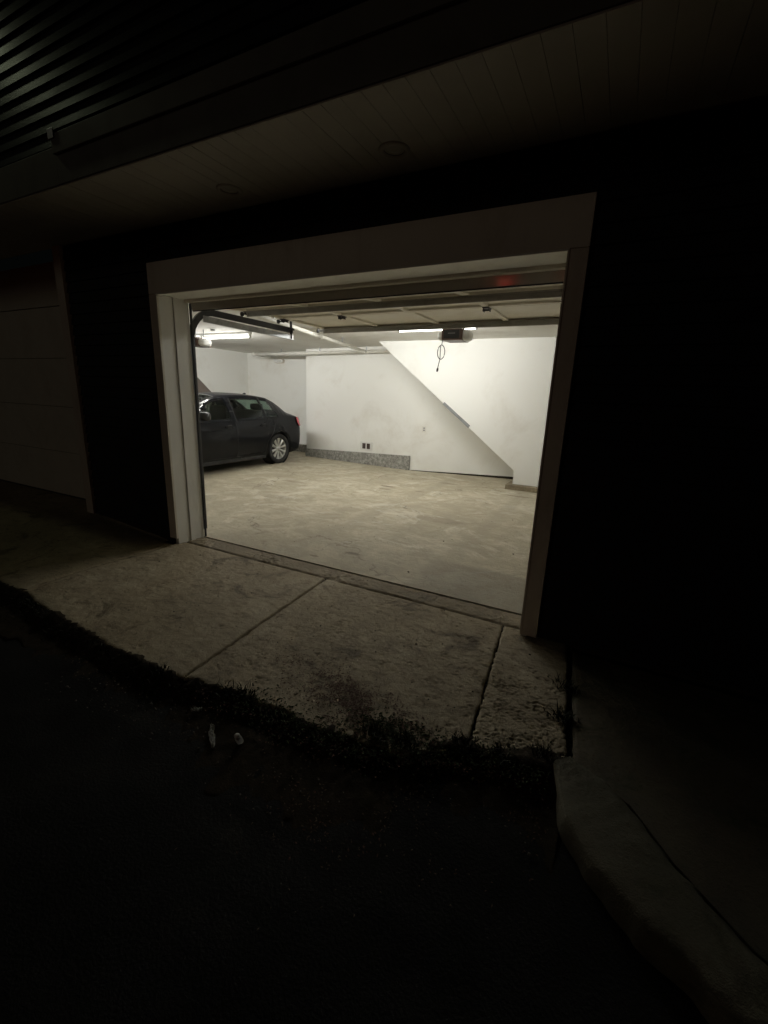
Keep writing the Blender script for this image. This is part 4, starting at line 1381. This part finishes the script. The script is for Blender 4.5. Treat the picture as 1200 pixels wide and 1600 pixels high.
for (x, y, z) in pebble_pts():
    s = random.uniform(.002, .006) if random.random() < .93 else random.uniform(.006, .010)
    i = len(V)
    ring = [(math.cos(k * 1.257 + x) * s * random.uniform(.7, 1.2), math.sin(k * 1.257 + x) * s * random.uniform(.7, 1.2)) for k in range(5)]
    V += [(x + a, y + b, z) for a, b in ring] + [(x + a * .7, y + b * .7, z + s * .6) for a, b in ring] + [(x, y, z + s * .8)]
    for k in range(5):
        k2 = (k + 1) % 5
        F += [(i + k, i + k2, i + 5 + k2, i + 5 + k), (i + 5 + k, i + 5 + k2, i + 10)]
o = mesh('gravel', V, F, 'pebble', None, False)
tag(o, 'loose grit and small stones scattered over the driveway and lane', 'gravel', kind='stuff')

# litter
def crumpled(name, c, lx, ly, h, yaw, label, cat, mat='litter_white', seed=0):
    n, m_ = 16, 7
    V, F = [], []
    for i in range(n + 1):
        for j in range(m_ + 1):
            u, v = i / n - .5, j / m_ - .5
            zz = h * (.35 + noise.noise(Vector((u * 7 + seed, v * 6, seed))) * .9 + .4 * noise.noise(Vector((u * 19, v * 15 + seed, 2))))
            taper = 1 - .5 * abs(u * 2) ** 1.5
            x = u * lx + .12 * ly * noise.noise(Vector((u * 6, seed, 1))); y = v * ly * taper + .25 * ly * noise.noise(Vector((u * 4, seed, 5)))
            V.append((c[0] + x * math.cos(yaw) - y * math.sin(yaw), c[1] + x * math.sin(yaw) + y * math.cos(yaw), c[2] + max(.002, zz + h * .3)))
    for i in range(n):
        for j in range(m_):
            a = i * (m_ + 1) + j
            F.append((a, a + m_ + 1, a + m_ + 2, a + 1))
    o = mesh(name, V, F, mat, None, False)
    sm = o.modifiers.new('thickness', 'SOLIDIFY'); sm.thickness = .0012
    tag(o, label, cat)
crumpled('plastic_scrap', (2.280, -1.60, LANE_Z + .010), .155, .026, .018, 2.45, 'crumpled white plastic scrap lying in the dark at the lane edge', 'litter', seed=3)
crumpled('paper_scrap', (2.08, -1.52, LANE_Z + .015), .05, .022, .018, .6, 'tiny pale paper scrap in the soil near the slab joint', 'litter', seed=11)
BL = Vector((2.415, -1.555, LANE_Z + .004))
bt = thing('plastic_bottle', BL, 'small white plastic bottle standing tilted beside the crumpled scrap', 'bottle')
ax_ = Vector((.16, -.45, 1)).normalized()
lathe('bottle_body', [(.001, 0), (.014, .001), (.0155, .005), (.015, .030), (.0145, .052), (.013, .058), (.0125, .060)], BL, 'litter_white', bt, ax_, 20)
lathe('bottle_cap', [(.001, .080), (.0115, .080), (.0125, .077), (.0125, .061), (.001, .061)], BL, 'white_plastic', bt, ax_, 16)

# floodlight up the wall to the left, whose light grazes the upper siding
FX, FY, FZ = -1.75, -.98, 4.55
fl = thing('wall_floodlight', (FX, -.70, FZ), 'small wall floodlight on the dark upper siding', 'floodlight')
box('back_plate', FX - .06, FX + .06, -.735, -.718, FZ - .06, FZ + .06, 'dark_steel', fl, .004)
tube('arm', [(FX, -.73, FZ), (FX, -.86, FZ + .02), (FX, FY + .02, FZ + .03)], .014, 'dark_steel', fl, 10)
lathe('shade', [(.02, .07), (.05, .06), (.075, .0), (.085, -.03), (.080, -.03), (.070, .0)], (FX, FY, FZ), 'dark_steel', fl, Vector((-.15, 0, 1)), 24)
lathe('lens', [(.001, -.012), (.060, -.010), (.068, -.004)], (FX, FY, FZ), 'flood_glow', fl, Vector((-.15, 0, 1)), 24)
